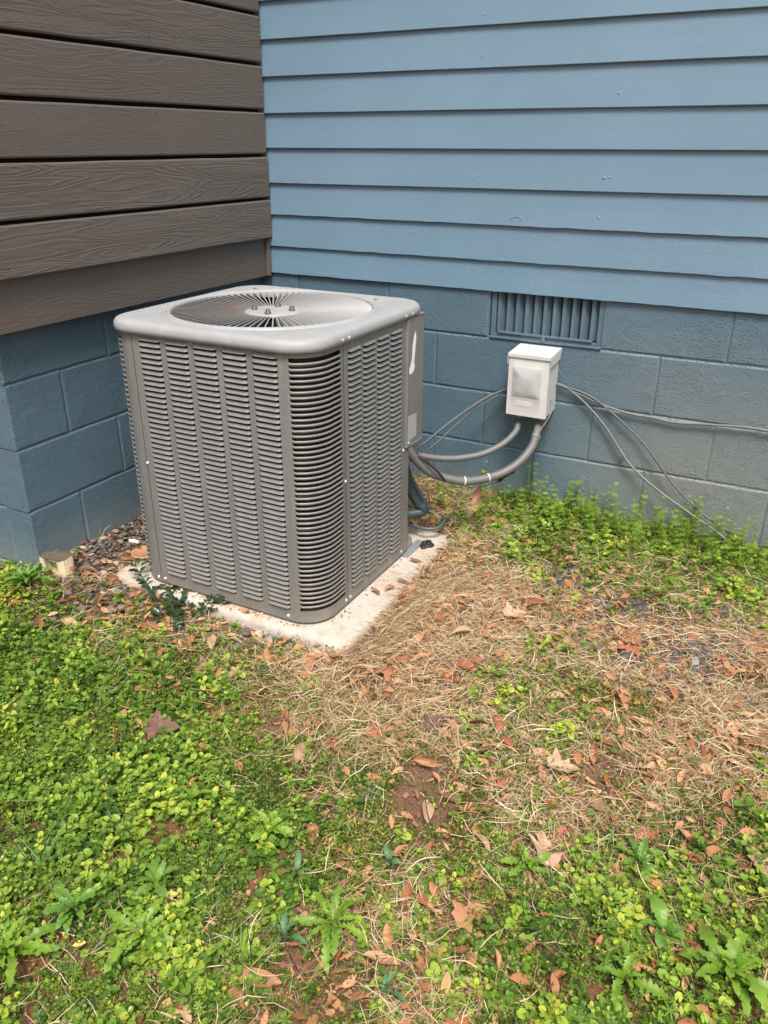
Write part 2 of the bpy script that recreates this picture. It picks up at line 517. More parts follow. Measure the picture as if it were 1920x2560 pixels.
def grid_at(k, x, y):
    g = GA[k]; u = np.clip((np.asarray(x)+.8)/.1, 0, g.shape[1]-1.001); v = np.clip((np.asarray(y)+2.6)/.1, 0, g.shape[0]-1.001)
    j = u.astype(int); i = v.astype(int); fu = u-j; fv = v-i
    return (g[i, j]*(1-fu)+g[i, j+1]*fu)*(1-fv)+(g[i+1, j]*(1-fu)+g[i+1, j+1]*fu)*fv
terrain()

# ------------------------------------------------------------ foundation walls of painted block
def block_mesh(L, H, D, seed):
    """block with a worn chamfered face; local x = length, y = depth (face at 0, looking to -y), z = height"""
    per = []; nx = max(4, int(L/.035)); nz = 6
    for i in range(nx): per.append((i/nx*L, 0))
    for i in range(nz): per.append((L, i/nz*H))
    for i in range(nx): per.append((L-i/nx*L, H))
    for i in range(nz): per.append((0, H-i/nz*H))
    cx, cz = L/2, H/2; P = []
    for ins, y in ((0, D), (-.0022, .0036), (.0008, .0014), (.0040, 0)):
        row = []
        for k, (x, z) in enumerate(per):
            e = (.0016*noise.noise((x*28+seed, z*28, 3)) + .0012*noise.noise((x*90+seed, z*90, 7))) if y < D else 0
            q_ = ins+e+(.0008 if y < D else 0)
            ex = q_ if x < 1e-6 else (-q_ if x > L-1e-6 else 0); ez = q_ if z < 1e-6 else (-q_ if z > H-1e-6 else 0)
            row.append((x+ex, y, z+ez))
        P.append(row)
    mb = MB(); mb.grid(P, True); n = len(per); k = len(mb.v)-n
    mb.add([(cx, 0, cz)], []); c_ = len(mb.v)-1
    mb.f += [(k+i, k+(i+1) % n, c_) for i in range(n)]
    return mb.mesh('block', M['block'])
def block(parent, x, y, z, L, H, rz=0):
    o = link('block', block_mesh(L, H, .1, rnd.uniform(0, 99)), None, parent, (x, y, z)); o.rotation_euler = (R(rnd.uniform(-.25, .25)), 0, rz + R(rnd.uniform(-.15, .15)))
    return o
Z1 = .766; CO = .2032; BL = .4064
found = tag(empty('foundation_wall', (0, .012, 0)), 'dusty blue painted concrete block foundation below the pale blue clapboards', 'wall')
FY = .0
def course(parent, z0, z1, joints, fn):
    for a, b in zip(joints[:-1], joints[1:]):
        fn(parent, a, b, z0, z1)
def blk_front(parent, a, b, z0, z1):
    g = .0025
    block(parent, a+g, FY + rnd.uniform(-.0012, .0012), z0+.003, b-a-2*g, z1-z0-.006)
rows = [(.969-.028+.0, 'top'), ]
for r in range(5):
    zt = Z1 + CO*(1-r); zb = zt - CO
    if r == 0: zt = .955
    off = .921 if r % 2 == 0 else .718
    js = [off + BL*k for k in range(-3, 5)]
    js = [j for j in js if j > -.2]; js = [-.3] + js + [3.2]
    for a, b in zip(js[:-1], js[1:]):
        if r == 0 and abs(a-.921) < .01: continue         # opening for the vent
        while b - a > BL+.02:
            blk_front(found, a, a+BL, zb, zt); a += BL
        if b - a > .03: blk_front(found, a, b, zb, zt)
MB().box(-.3, .925, .0032, .09, -.1, .95).box(.925, 1.334, .0032, .09, -.1, .763).box(1.334, 3.2, .0032, .09, -.1, .95).build('mortar', M['block'], found)

# crawl-space vent let into the top course
vent = empty('foundation_vent'); vent.parent = found
vx0, vx1, vz0, vz1 = .930, 1.332, .770, .950
MB().box(vx0, vx0+.018, .004, .05, vz0, vz1).box(vx1-.018, vx1, .004, .05, vz0, vz1).box(vx0+.018, vx1-.018, .0, .05, vz0, vz0+.014)\
    .box(vx0+.03, vx1-.03, -.006, .004, vz0+.016, vz0+.024).box(vx0-.002, vx1+.002, -.006, .002, vz0-.004, vz0+.004).build('frame', M['vent'], vent, bevel=.0015)
MB().box(vx0+.018, vx1-.018, .042, .046, vz0+.014, vz1).build('mesh_screen', M['mesh'], vent)
sl = MB()
_sp = [(-.013, .010), (-.0115, .006), (.0, .007), (.0005, .010), (.011, .026), (.0125, .030), (-.001, .018), (-.010, .014)]
sl.add([(a, b, 0) for a, b in _sp] + [(a, b, .160) for a, b in _sp],
       [(i, (i+1) % 8, (i+1) % 8+8, i+8) for i in range(8)])
slm = sl.mesh('slat', M['vent'])
for k in range(11): link('slat', slm, None, vent, (vx0+.035+.0335*k, .0, vz0+.020))
MB().box(1.125, 1.137, -.010, .002, vz0+.002, vz0+.022).build('latch', M['vent'], vent, bevel=.002)

# pier side (looks to +x) and its corner
pier = tag(empty('foundation_wall', (-.071, -1.26, 0)), 'dark blue painted block foundation under the brown planks with its corner at the left', 'wall')
for r in range(5):
    zt = Z1 + CO*(1-r); zb = zt - CO
    if r == 0: zt = .95
    js = [0, .408, .814, 1.27] if r % 2 == 0 else [0, .205, .611, 1.017, 1.27]
    for a, b in zip(js[:-1], js[1:]):
        g = .003
        block(pier, rnd.uniform(-.001, .001), a+(g if a else 0), zb+.003, b-a-(2*g if a else g), zt-zb-.006, math.pi/2)
    js = [-1.9, -1.42, -1.01, -.61, -.101] if r % 2 == 0 else [-1.9, -1.6, -1.2, -.81, -.405, -.101]
    for a, b in zip(js[:-1], js[1:]):
        block(pier, a+.003, rnd.uniform(-.001, .001), zb+.003, b-a-.006, zt-zb-.006)
MB().box(-.09, -.0032, .0032, 1.27, -.1, .95).box(-1.9, -.09, .0032, .09, -.1, .95).build('mortar', M['block'], pier)

# ------------------------------------------------------------ blue clapboards
sid = tag(empty('clapboard_wall', (0, 0, 0)), 'pale blue painted clapboard siding above the block foundation', 'wall')
zl = [.931, 1.034, 1.151, 1.266, 1.388, 1.506, 1.626, 1.744] + [1.744+.119*k for k in range(1, 12)]
for k in range(len(zl)-1):
    z0, z1 = zl[k], zl[k+1]; n = 110; x0, x1 = -.3, 3.3; P = []
    rough = .0016 if k in (0, 1, 2) else .0004
    cols = []
    for i in range(n+1):
        x = x0+(x1-x0)*i/n; e = rough*noise.noise((x*14, k*7.1, 0)) + .0012*noise.noise((x*1.3, k*3.3, 1)) + (rough*.9*noise.noise((x*45, k, 2)))
        dy = .0015*noise.noise((x*2, k*5, 4))
        cols.append([(x, .0185+dy, z0+e), (x, .0012+dy, z0+e), (x, 0+dy, z0+e+.0018), (x, .0058, (z0+z1)/2), (x, .0118, z1+.012), (x, .0215, z1+.012)])
    mb = MB(); mb.grid(cols); mb.build('clapboard', M['siding'], sid)
MB().box(-.3, 3.3, .0225, .10, .951, zl[-1]).build('sheathing', M['sheath'], sid)
nm = MB().lathe([(.0001, -.0026), (.0028, -.0022), (.0048, -.0006), (.0055, .001)], n=10)
nm.v = [(x, z, y) for x, y, z in nm.v]; nmm = nm.mesh('nail_head', M['siding'], True)
for X, Y, s in [(733, 182, 1), (828, 190, .7), (1190, 155, .8), (1176, 302, 1.2), (738, 320, .8), (405, 327, .8), (97, 343, 1), (405, 453, 1), (730, 450, 1), (1160, 440, 1),
                (1200, 430, .6), (408, 570, 1), (717, 570, 1.2), (883, 587, .9), (1127, 577, 1.7), (1148, 575, 1.3), (1110, 706, 1.5), (948, 716, .8), (1260, 725, .8), (1043, 714, .7),
                (75, 582, .7), (740, 47, 1), (1385, 48, .9), (1075, 830, .9), (1238, 911, .9), (781, 875, .8)]:
    p = at(640+X*.77155, Y*.77155, 1, .003)
    kk = max(i for i, z in enumerate(zl) if z < p.z+.001); t = (p.z-zl[kk])/(zl[kk+1]-zl[kk])
    o = link('nail_head', nmm, None, sid, (p.x, .0008+.0105*t, p.z)); o.scale = (s*.65,)*3
p = at(640+843*.77155, 715*.77155, 1, .001)
mb = MB(); P = []
for j, (r, d) in enumerate(((1.0, .0016), (.88, .0001), (.7, .0012), (.3, .0013), (.02, .0013))):
    P.append([(p.x+.024*r*math.cos(a)*(1+.12*math.sin(3*a)), .001+d, p.z+.004+.0105*r*math.sin(a)*(1+.15*math.cos(5*a))) for a in [2*math.pi*k/20 for k in range(20)]])
mb.grid(P, True); o = mb.build('patch', M['siding'], sid, True); o['label'] = 'dented patch in the paint at the lower edge of a clapboard'

# ------------------------------------------------------------ brown planks
bw = tag(empty('plank_wall', (0, 0, 0)), 'dark brown rough planks with black gaps on the wall left of the corner', 'wall')
edges = [(1.065, 1.205), (1.2155, 1.357), (1.3685, 1.508), (1.5195, 1.660), (1.6715, 1.816)] + [(1.828+.152*k, 1.828+.152*k+.141) for k in range(8)]
def plank(x_ax, z0, z1, length, th, parent, amp=.0012, seed=0, r=.0055):
    """rounded plank, local y along its length (0..-length), face at x=0"""
    prof = [(-th, z0), (-r, z0), (-r*.35, z0+r*.3), (0, z0+r), (.0004, (z0+z1)/2), (0, z1-r), (-r*.35, z1-r*.3), (-r, z1), (-th, z1)]
    n = 40; P = []
    for i in range(n+1):
        y = -length*i/n
        P.append([(a+amp*noise.noise((y*3, b*9, seed)), y, b+amp*noise.noise((y*5, seed*3.7, b > (z0+z1)/2))) for a, b in prof])
    mb = MB(); mb.grid(P)
    mb.f.append(tuple(range(9))); k = n*9; mb.f.append(tuple(k+i for i in range(9))[::-1])
    return mb
for k, (a, b) in enumerate(edges):
    jy = -.006 if k not in (0, 1) else -.001
    o = plank(0, a, b, 1.34, .022, bw, seed=k*2.3).build('plank', M['brown'], bw, loc=(0 if k not in (0, 1) else .002, jy, 0))
    f = plank(0, a, b, 1.9, .022, bw, seed=k*2.3+50).build('plank', M['brown'], bw, loc=(-.024, -1.324, 0)); f.rotation_euler = (0, 0, -math.pi/2)
o = plank(0, .918, 1.09, 1.30, .03, bw, seed=31, r=.003).build('skirt_board', M['brown'], bw, loc=(-.024, -.022, 0))
f = plank(0, .918, 1.09, 1.9, .03, bw, seed=71, r=.003).build('skirt_board', M['brown'], bw, loc=(-.055, -1.300, 0)); f.rotation_euler = (0, 0, -math.pi/2)
MB().box(-.05, -.008, -.018, -.003, .920, 1.062).build('corner_trim', M['brown'], bw, bevel=.002)
MB().box(-.065, -.032, -1.29, -.002, 1.092, 3.0).box(-1.9, -.066, -1.29, -1.26, 1.092, 3.0).build('sheathing', M['dark'], bw)
hm = MB().lathe([(.0001, .0), (.003, .0002)], n=8); hm.v = [(z, x, y) for x, y, z in hm.v]; hmm = hm.mesh('nail_hole', M['dark'])
for X, Y in [(855, 213), (860, 343), (893, 657), (935, 967), (950, 1117), (967, 1392), (45, 1550), (1502, 403), (1503, 570), (1487, 115), (1505, 660)]:
    p = at(X*.434, Y*.434, 0, .0); link('nail_hole', hmm, None, bw, (.0024, p.y, p.z))

# ------------------------------------------------------------ pad
PADZ = .106
px0, px1, py0, py1 = .056, .970, -1.106, -.29
def rrect(x0, x1, y0, y1, r, n=8, z=0, wob=0, seed=0):
    out = []
    for cx, cy, a0 in ((x1-r, y1-r, 0), (x0+r, y1-r, 90), (x0+r, y0+r, 180), (x1-r, y0+r, 270)):
        for k in range(n+1):
            a = R(a0+90*k/n); out.append((cx+r*math.cos(a), cy+r*math.sin(a), z))
    # subdivide the straight runs
    pts = []
    for i, p in enumerate(out):
        q = out[(i+1) % len(out)]; d = math.dist(p, q); s = max(1, int(d/.05))
        for k in range(s):
            t = k/s; x, y = p[0]+(q[0]-p[0])*t, p[1]+(q[1]-p[1])*t
            pts.append((x+wob*noise.noise((x*9, y*9, seed)), y+wob*noise.noise((x*9, y*9, seed+5)), z+wob*.3*noise.noise((x*7, y*7, seed+9))))
    return pts
P = []
for ins, z, w_ in ((0, -.02, .006), (.0, .03, .008), (.002, .088, .007), (.007, .1, .006), (.016, .1055, .005), (.05, PADZ, .003), (.2, PADZ, .002), (.44, PADZ, 0)):
    P.append([Vector(v) for v in rrect(px0+ins, px1-ins, py0+ins, py1-ins, .012 if ins > .3 else max(.045-ins*.2, .02), 8, z, w_)])
n0 = min(len(r) for r in P)
def resample(r, n):
    return [r[int(i*len(r)/n)] for i in range(n)]
def ring_at(ins, z, w_, n=160):
    r = rrect(px0+ins, px1-ins, py0+ins, py1-ins, max(.045-ins*.1, .015), 8, z, w_)
    cum = [0]
    for a, b in zip(r, r[1:]+r[:1]): cum.append(cum[-1]+math.dist(a, b))
    out = []; j = 0
    for i in range(n):
        t = cum[-1]*i/n
        while cum[j+1] < t: j += 1
        f = (t-cum[j])/(cum[j+1]-cum[j]+1e-9); a, b = r[j], r[(j+1) % len(r)]
        out.append(tuple(a[k]+(b[k]-a[k])*f for k in range(3)))
    return out
mb = MB(); mb.grid([ring_at(*a) for a in ((0, -.02, .006), (0, .03, .009), (.001, .085, .008), (.005, .098, .007), (.014, .1045, .006), (.03, .106, .004), (.12, .106, .002), (.3, .106, .0))], True)
k = len(mb.v)-160; mb.f.append(tuple(range(k, k+160)))
pad = mb.build('equipment_pad', M['pad'], None, True)
tag(pad, 'cream stained cast pad under the grey air conditioner', 'slab')

# ------------------------------------------------------------ air conditioner
AX0, AX1, AY0, AY1, AZ0, AZ1 = .163, .862, -1.072, -.375, .117, .922
RC = .095
ac = tag(empty('air_conditioner', ((AX0+AX1)/2, (AY0+AY1)/2, AZ0)), 'large grey outdoor air conditioner with louvred sides and round top grille on the pad', 'air conditioner')
def ac_build(mb, name, mat, smooth=False, bevel=0, label=None):
    o = mb.build(name, mat, ac, smooth, bevel); o.matrix_parent_inverse = Matrix.Translation(-ac.location)
    if label: o['label'] = label
    return o
def ac_link(name, me, loc, rz=0):
    o = link(name, me, None, ac, loc); o.matrix_parent_inverse = Matrix.Translation(-ac.location); o.rotation_euler = (0, 0, rz); return o
# base pan
P = []
for ins, z in ((.010, AZ0-.010), (.0, AZ0-.006), (.0, AZ0+.002)):
    P.append(rrect(AX0+.004+ins, AX1-.004-ins, AY0+.004+ins, AY1-.004-ins, RC, 8, z))
mb = MB(); mb.grid(P, True); n = len(P[0]); mb.f.append(tuple(range(n))); mb.f.append(tuple(range(2*n, 3*n)))
ac_build(mb, 'base_pan', M['ac'])
# coil: dark hollow box just inside the sheet metal
P = [rrect(AX0+.02, AX1-.02, AY0+.02, AY1-.02, RC*.85, 8, z) for z in (AZ0+.003, AZ1-.004)]
mb = MB(); mb.grid(P, True); ac_build(mb, 'coil', M['coil'])
# thin tube rows seen through the corner grille
mb = MB()
for k in range(30):
    z = AZ0+.03+k*.0262
    mb.tube([(AX1-.017-RC*.88+RC*.9*math.sin(t), AY0+.017+RC*.88-RC*.9*math.cos(t), z) for t in [math.pi/2*j/8 for j in range(9)]], .0035, 6)
ac_build(mb, 'coil_tube', simple('coil_tube', (.085, .055, .04), .5, .5))['kind'] = 'stuff'
# sheet panels
TH = .0015
def flat_panel(cols, u0, u1, z0, z1, zt, zb):
    """frame in local (u, z): strips between louvre columns, butted rails above and below"""
    mb = MB()
    mb.box(u0, u1, 0, TH, zt, z1).box(u0, u1, 0, TH, z0, zb)
    e = [u0] + [v for c in cols for v in c] + [u1]
    for a, b in zip(e[0::2], e[1::2]): mb.box(a, b, 0, TH, zb, zt)
    return mb
LP = .01585; NL = 48; ZT = .9125; ZB = ZT-LP*NL
def louvre_mesh(wd):
    us = [0, .002, .006, .011, wd-.013, wd-.007, wd-.002, wd]; ou = [0, .35, .85, 1, 1, .85, .35, 0]
    hgt = .0088; P = []
    for v, o_, zz in ((0, 0, 0), (.3, .22, -.3), (.62, .62, -.62), (.88, .93, -.88), (1, 1.0, -1.), (1.03, .90, -1.02)):
        P.append([(u, -.0060*o_*s+(.0004 if v == 0 else 0), zz*hgt*(1 if v < .9 else (.80+.2*s))) for u, s in zip(us, ou)])
    return MB().grid(P).mesh('louvre', M['ac'], False)
front_cols = [(.291+.0985*k, .291+.0985*k+.0795) for k in range(5)]
mb = flat_panel(front_cols, .2655, AX1-RC, AZ0, AZ1, ZT, ZB)
mb.v = [(x, AY0+y, z) for x, y, z in mb.v]; ac_build(mb, 'front_panel', M['ac'])
lf = louvre_mesh(.0795)
for c0, c1 in front_cols:
    for k in range(NL): ac_link('louvre', lf, (c0, AY0, ZT-.0012-LP*k))
# right side panel (looks to +x)
ycols = [(-.879+.0838*k, -.879+.0838*k+.0715) for k in range(4)]
ZTR = .900; NR = 47; ZBR = ZTR-LP*NR
mb = flat_panel(ycols, -.9035, -.532, AZ0, AZ1, ZTR, ZBR)
mb.v = [(AX1-y, x, z) for x, y, z in mb.v]; mb.f = [f for f in mb.f]; ac_build(mb, 'side_panel', M['ac'])
lr = louvre_mesh(.0715); cnt = 0; rest = MB()
for ci, (c0, c1) in enumerate(ycols):
    for k in range(NR):
        if cnt < 60: ac_link('louvre', lr, (AX1, c0, ZTR-.0012-LP*k), math.pi/2); cnt += 1
        else:
            rest.add([(AX1-v.co.y, c0+v.co.x, ZTR-.0012-LP*k+v.co.z) for v in lr.vertices], [tuple(p.vertices) for p in lr.polygons])
ac_build(rest, 'louvre_bank', M['ac'])['kind'] = 'stuff'
MB_ = MB().box(AX1-TH, AX1+.0005, -.5305, -.500, AZ0, AZ1-.001); MB_.box(AX1-.03, AX1-TH, -.503, -.5015, AZ0, AZ1-.001); ac_build(MB_, 'rear_post', M['ac'])
# corner posts with slotted grille
def corner(cx, cy, a0, a1, name, s0, s1, pre=0, post=0, lo=0, hi=0):
    """a = angle on the rounded corner; s0..s1 = slotted range; pre/post = flat run before/after the arc; lo/hi = slotted part of those runs"""
    A0, A1 = R(a0), R(a1); t0 = (math.sin(A0), -math.cos(A0)); t1 = (-math.sin(A1), math.cos(A1))
    def pt(s, z, r=RC):
        """s in metres along the outline, 0 = start of the arc"""
        LA = RC*(A1-A0)
        if s < 0: c, n_, d = (cx+r*math.cos(A0), cy+r*math.sin(A0)), t0, -s
        elif s > LA: c, n_, d = (cx+r*math.cos(A1), cy+r*math.sin(A1)), t1, s-LA
        else:
            a = A0+s/RC; return (cx+r*math.cos(a), cy+r*math.sin(a), z)
        return (c[0]+n_[0]*d, c[1]+n_[1]*d, z)
    LA = RC*(A1-A0); B0 = RC*R(s0-a0)-lo; B1 = RC*R(s1-a0)+hi
    top, bot = .906, .1545; mb = MB()
    def strip(u, v, z0, z1, n):
        ss = sorted({u+(v-u)*k/n for k in range(n+1)} | {q_ for q_ in (0., LA) if u < q_ < v})
        mb.grid([[pt(a, z) for a in ss] for z in (z0, z1)]); mb.grid([[pt(a, z, RC-TH) for a in ss] for z in (z0, z1)])
    strip(-pre, B0, AZ0, AZ1, 4); strip(B1, LA+post, AZ0, AZ1, 4); strip(B0, B1, top, AZ1, 12); strip(B0, B1, AZ0, bot, 12)
    ac_build(mb, name, M['ac'], True)
    n = 50; pitch = (top-bot)/n; bar = MB(); P = []; nn = 18
    for i in range(nn+1):
        s = B0+(B1-B0)*(i/nn) if 2 < i < nn-2 else (B0+.0035*i if i <= 2 else B1-.0035*(nn-i))
        e = min(i, nn-i); out = (0, .6, 1)[min(e, 2)]*.0045; hh = .0047 + (.0026, .0010, 0)[min(e, 2)]; row = []
        for t in range(8):
            q_ = 2*math.pi*t/8; v = pt(s, hh*.78*math.sin(q_), RC-.003+out+.0034*math.cos(q_)); row.append((v[0]-cx, v[1]-cy, v[2]))
        P.append(row)
    bar.grid(P, True); bmesh_ = bar.mesh('grille_bar', M['ac'], True)
    for k in range(1, n): ac_link('grille_bar', bmesh_, (cx, cy, top-pitch*k))
corner(AX1-RC, AY0+RC, -90, 0, 'corner_post', -72, 0, post=.072, hi=.058)
corner(AX0+RC, AY0+RC, -180, -90, 'corner_post', -172, -118, post=.0065)
# plain far sides
mb = MB(); P = [[(x, y, z) for x, y in [(AX0, AY0+RC)]+[(AX0, AY1-RC)]+[(AX0+RC-RC*math.sin(t), AY1-RC+RC*math.cos(t)) for t in [math.pi/2*(1-k/6) for k in range(7)]]+[(AX1-.16, AY1)]] for z in (AZ0, AZ1)]
mb.grid(P); ac_build(mb, 'back_panel', M['ac'])
# control box at the rear right corner
mb = MB()
Pc = []
for z in (.505, .920): Pc.append([(AX1+.0, -.5275, z), (AX1+.006, -.526, z), (AX1+.006, -.413, z), (AX1-.0, -.407, z), (AX1-.02, -.405, z), (AX1-.15, -.405, z), (AX1-.15, -.5, z), (AX1-.02, -.5275, z)])
mb.grid(Pc, True); mb.f += [tuple(range(8)), tuple(range(15, 7, -1))]
ac_build(mb, 'control_box', M['ac'], bevel=.002)
# screws
sm = MB().lathe([(.0001, .0046), (.002, .0044), (.0036, .003), (.0042, .0012), (.0066, .0010), (.0066, -.001)], n=10)
scr = sm.mesh('screw', M['screw'], True)
def screw(x, y, z, d):
    o = ac_link('screw', scr, (x, y, z)); o.rotation_euler = Vector(d).to_track_quat('Z', 'Y').to_euler()
for (x, z) in ((.249, .931), (.279, .931), (.757, .931), (.251, .129), (.279, .130), (.755, .130)): screw(x, AY0-(.007 if z > .9 else 0), z, (0, -1, 0))
screw(.2655, AY0, .525, (0, -1, 0))
for (y, z) in ((-.918, .931), (-.884, .931), (-.545, .931), (-.500, .931), (-.914, .131), (-.889, .131), (-.545, .131), (-.904, .52), (-.538, .497)): screw(AX1+(.008 if z > .9 else .0), y, z, (1, 0, 0))
screw(AX1+.006, -.512, .515, (1, 0, 0))
# seam lines
ac_build(MB().box(.2636, .2654, AY0-.0004, AY0+.004, AZ0, AZ1-.001), 'seam', M['dark'])
ac_build(MB().box(AX1-.004, AX1+.0004, -.9055, -.9036, AZ0, AZ1-.001), 'seam', M['dark'])
# stain of white residue and silver label on the control box
def on_plane(pts, x, name, mat, label):
    v = [(x, at(a, b, 0, x).y, at(a, b, 0, x).z) for a, b in pts]; mb = MB(); n = len(v)
    c = tuple(sum(p[k] for p in v)/n for k in range(3)); mb.add(v+[c], [(i, (i+1) % n, n) for i in range(n)])
    return ac_build(mb, name, mat, label=label)
q = lambda X, Y: (600+X*.3014, 690+Y*.3014)
on_plane([q(*t) for t in [(1457, 452), (1463, 500), (1460, 550), (1455, 600), (1450, 660), (1445, 715), (1450, 750), (1440, 790), (1420, 815), (1403, 812), (1405, 770), (1415, 735), (1425, 690), (1428, 640), (1430, 590), (1437, 540), (1445, 490)]],
         AX1+.0068, 'sticker_residue', M['white'], 'torn white sticker residue on the control box')
q5 = lambda X, Y: (250+X*.5124, 680+Y*.5124)
on_plane([q5(*t) for t in [(1503, 705), (1545, 685), (1543, 795), (1500, 833)]], AX1+.0068, 'rating_label', M['label'], 'faded silver rating label on the control box')
# lid
LX, LY, LH, LR = .5125, -.7275, .3585, .105
def sq(a, ins):
    h = LH-ins; r = max(LR-ins, .02); c, s = math.cos(a), math.sin(a); ca, sa = abs(c), abs(s)
    t = h/max(ca, sa)
    if min(ca, sa)*t > h-r:      # on the rounded corner
        k = h-r; b = k*(ca+sa); t = b+math.sqrt(max(b*b-(2*k*k-r*r), 0))
    return t
NA = 144
def ring(f): return [(LX+f(a)[0]*math.cos(a), LY+f(a)[0]*math.sin(a), f(a)[1]) for a in [2*math.pi*k/NA for k in range(NA)]]
prof = [lambda a: (sq(a, .004), .9205), lambda a: (sq(a, .0), .9225), lambda a: (sq(a, .0), .9335), lambda a: (sq(a, .0015), .9410), lambda a: (sq(a, .005), .9470),
        lambda a: (sq(a, .010), .9510), lambda a: (sq(a, .017), .9532), lambda a: (max(sq(a, .029), .3295), .9545), lambda a: (.3285, .9548), lambda a: (.3255, .9542), lambda a: (.3225, .9512),
        lambda a: (.3185, .9505), lambda a: (.3155, .9535), lambda a: (.312, .9575), lambda a: (.307, .9592), lambda a: (.3025, .9575), lambda a: (.300, .953), lambda a: (.299, .935)]
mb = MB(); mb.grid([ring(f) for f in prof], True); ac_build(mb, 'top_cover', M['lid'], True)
# fan guard: pleated radial fins round a hub
nf = 84; HR = .083
fin = MB(); P = []
for r, z, h_, tl in ((HR-.004, .9425, .003, .0), (.12, .9455, .0060, .0035), (.2, .9475, .0085, .0060), (.27, .9475, .0105, .0085), (.2985, .9465, .0115, .0100)):
    P.append([(r, tl*.25+.0032, z+h_*.60), (r, tl*.25, z+h_*.62), (r, 0, z+h_*.05), (r, -tl*.25, z-h_*.8)])
fin.grid(P); fin.v = [(x, y, z-.9) for x, y, z in fin.v]; fm = fin.mesh('fin', M['fin'])
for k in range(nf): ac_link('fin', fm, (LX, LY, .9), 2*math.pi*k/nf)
mb = MB(); mb.lathe([(HR+.004, .9405), (HR+.002, .9455), (HR-.006, .9475), (HR-.014, .9465), (HR-.020, .9475), (.03, .9482), (.0001, .9484)], (LX, LY, 0), 48); ac_build(mb, 'hub', M['lid'], True)
st = MB().lathe([(.0098, 0), (.0098, .004), (.0080, .0045), (.0072, .011), (.0052, .0138), (.0001, .0145)], n=12).mesh('mounting_nut', M['stud'], True)
for k in range(4):
    a = R(20+90*k); ac_link('mounting_nut', st, (LX+.058*math.cos(a), LY+.058*math.sin(a), .9478))
bs = MB().lathe([(.0001, .004), (.003, .0036), (.0048, .001), (.007, .0006)], n=10).mesh('lid_screw', M['brass'], True)
for X, Y in ((610, 75), (1325, 138), (90, 212), (882, 300)):
    p = at(380+X*.42194, 690+Y*.42194, 2, .9555)
    ac_link('lid_screw', bs, (p.x, p.y, .956))
for j in range(3):
    mb = MB(); a = 2*math.pi*j/3+.4; P = []
    for i in range(6):
        r = .06+.21*i/5; P.append([(LX+r*math.cos(a+b), LY+r*math.sin(a+b), .86+z) for b, z in ((-.35, -.02), (0, .0), (.35, .03))])
    mb.grid(P); ac_build(mb, 'fan_blade', M['fan'], True)
mb = MB(); mb.lathe([(.001, .80), (.07, .80), (.07, .9), (.001, .9)], (LX, LY, 0), 20); ac_build(mb, 'fan_motor', M['fan'])
ac_build(MB().box(AX0+.03, AX1-.03, AY0+.03, AY1-.03, .60, .602), 'baffle', M['dark'])
# ------------------------------------------------------------ disconnect box on the wall
WY = .010
bx0, bx1, bz0, bz1, by = 1.052, 1.197, .531, .741, -.108
db = tag(empty('disconnect_box', (1.1245, WY, .53)), 'off-white metal electrical disconnect box mounted on the block wall below the vent', 'electrical box')
def kid(mb, name, mat, par, **k):
    o = mb.build(name, mat, par, **k); o.matrix_parent_inverse = Matrix.Translation(-par.location); return o
kid(MB().box(bx0+.003, bx1-.003, by+.004, WY, bz0+.002, bz1), 'enclosure', M['box'], db, bevel=.002)
# door with pressed pyramid
mb = MB(); ex0, ex1, ez0, ez1 = 1.068, 1.172, .598, .703
nn_ = 20
X_ = [bx0, ex0-.001] + [ex0+(ex1-ex0)*i/nn_ for i in range(nn_+1)] + [ex1+.001, bx1]; Z_ = [bz0, ez0-.001] + [ez0+(ez1-ez0)*i/nn_ for i in range(nn_+1)] + [ez1+.001, bz1]
def dome(x, z):
    e = min(x-ex0, ex1-x, z-ez0, ez1-z)
    if e < -.0001: return 0
    return -.0012 - .0105*math.sin(math.pi/2*min(e/.046, 1))**.9 - .0012*noise.noise((x*40, z*40, 2))
mb.grid([[(x, by+(dome(x, z) and -.0004), z) for x in X_] for z in Z_])
pn = MB().grid([[(x, by+dome(x, z)*.8, z) for x in X_[2:-2]] for z in Z_[2:-2]])
kid(pn, 'pressed_panel', M['panel'], db, smooth=True)
mb.add([(bx0, by, bz0), (bx1, by, bz0), (bx1, by+.012, bz0), (bx0, by+.012, bz0), (bx0, by+.012, bz1), (bx0, by, bz1), (bx1, by, bz1), (bx1, by+.012, bz1)], [(0, 1, 2, 3), (0, 3, 4, 5), (1, 2, 7, 6)])
o = kid(mb, 'door', M['box'], db, smooth=True); o.data.set_sharp_from_angle(angle=R(28))
# rain hood: sloped top, short front lip, deeper side flaps
h0, h1 = bx0-.003, bx1+.003; mb = MB()
mb.add([(h0, WY, .757), (h1, WY, .757), (h1, by-.004, .748), (h0, by-.004, .748), (h0, by-.004, .737), (h1, by-.004, .737),
        (h1, by-.004, .712), (h1, WY-.012, .722), (h1, WY-.006, .745), (h0, by-.004, .712), (h0, WY-.012, .722), (h0, WY-.006, .745)],
       [(0, 1, 2, 3), (3, 2, 5, 4), (2, 1, 8, 7, 6, 5), (3, 4, 9, 10, 11, 0)])
o = kid(mb, 'rain_hood', M['box'], db); sol = o.modifiers.new('s', 'SOLIDIFY'); sol.thickness = .0015; sol.offset = -1
bv = o.modifiers.new('b', 'BEVEL'); bv.width = .0015; bv.segments = 2
kid(MB().box(1.085, 1.145, by-.0008, by+.0002, .566, .583), 'label', simple('faded_label', (.53, .50, .47), .6, 0, .1, 40), db)
for fx in (1.083, 1.158):
    mb = MB(); mb.lathe([(.013, -.012), (.0185, -.010), (.0185, .004), (.0155, .006), (.0155, .016)], (fx, -.052, bz0-.014), 8); kid(mb, 'conduit_fitting', M['fitting'], db)

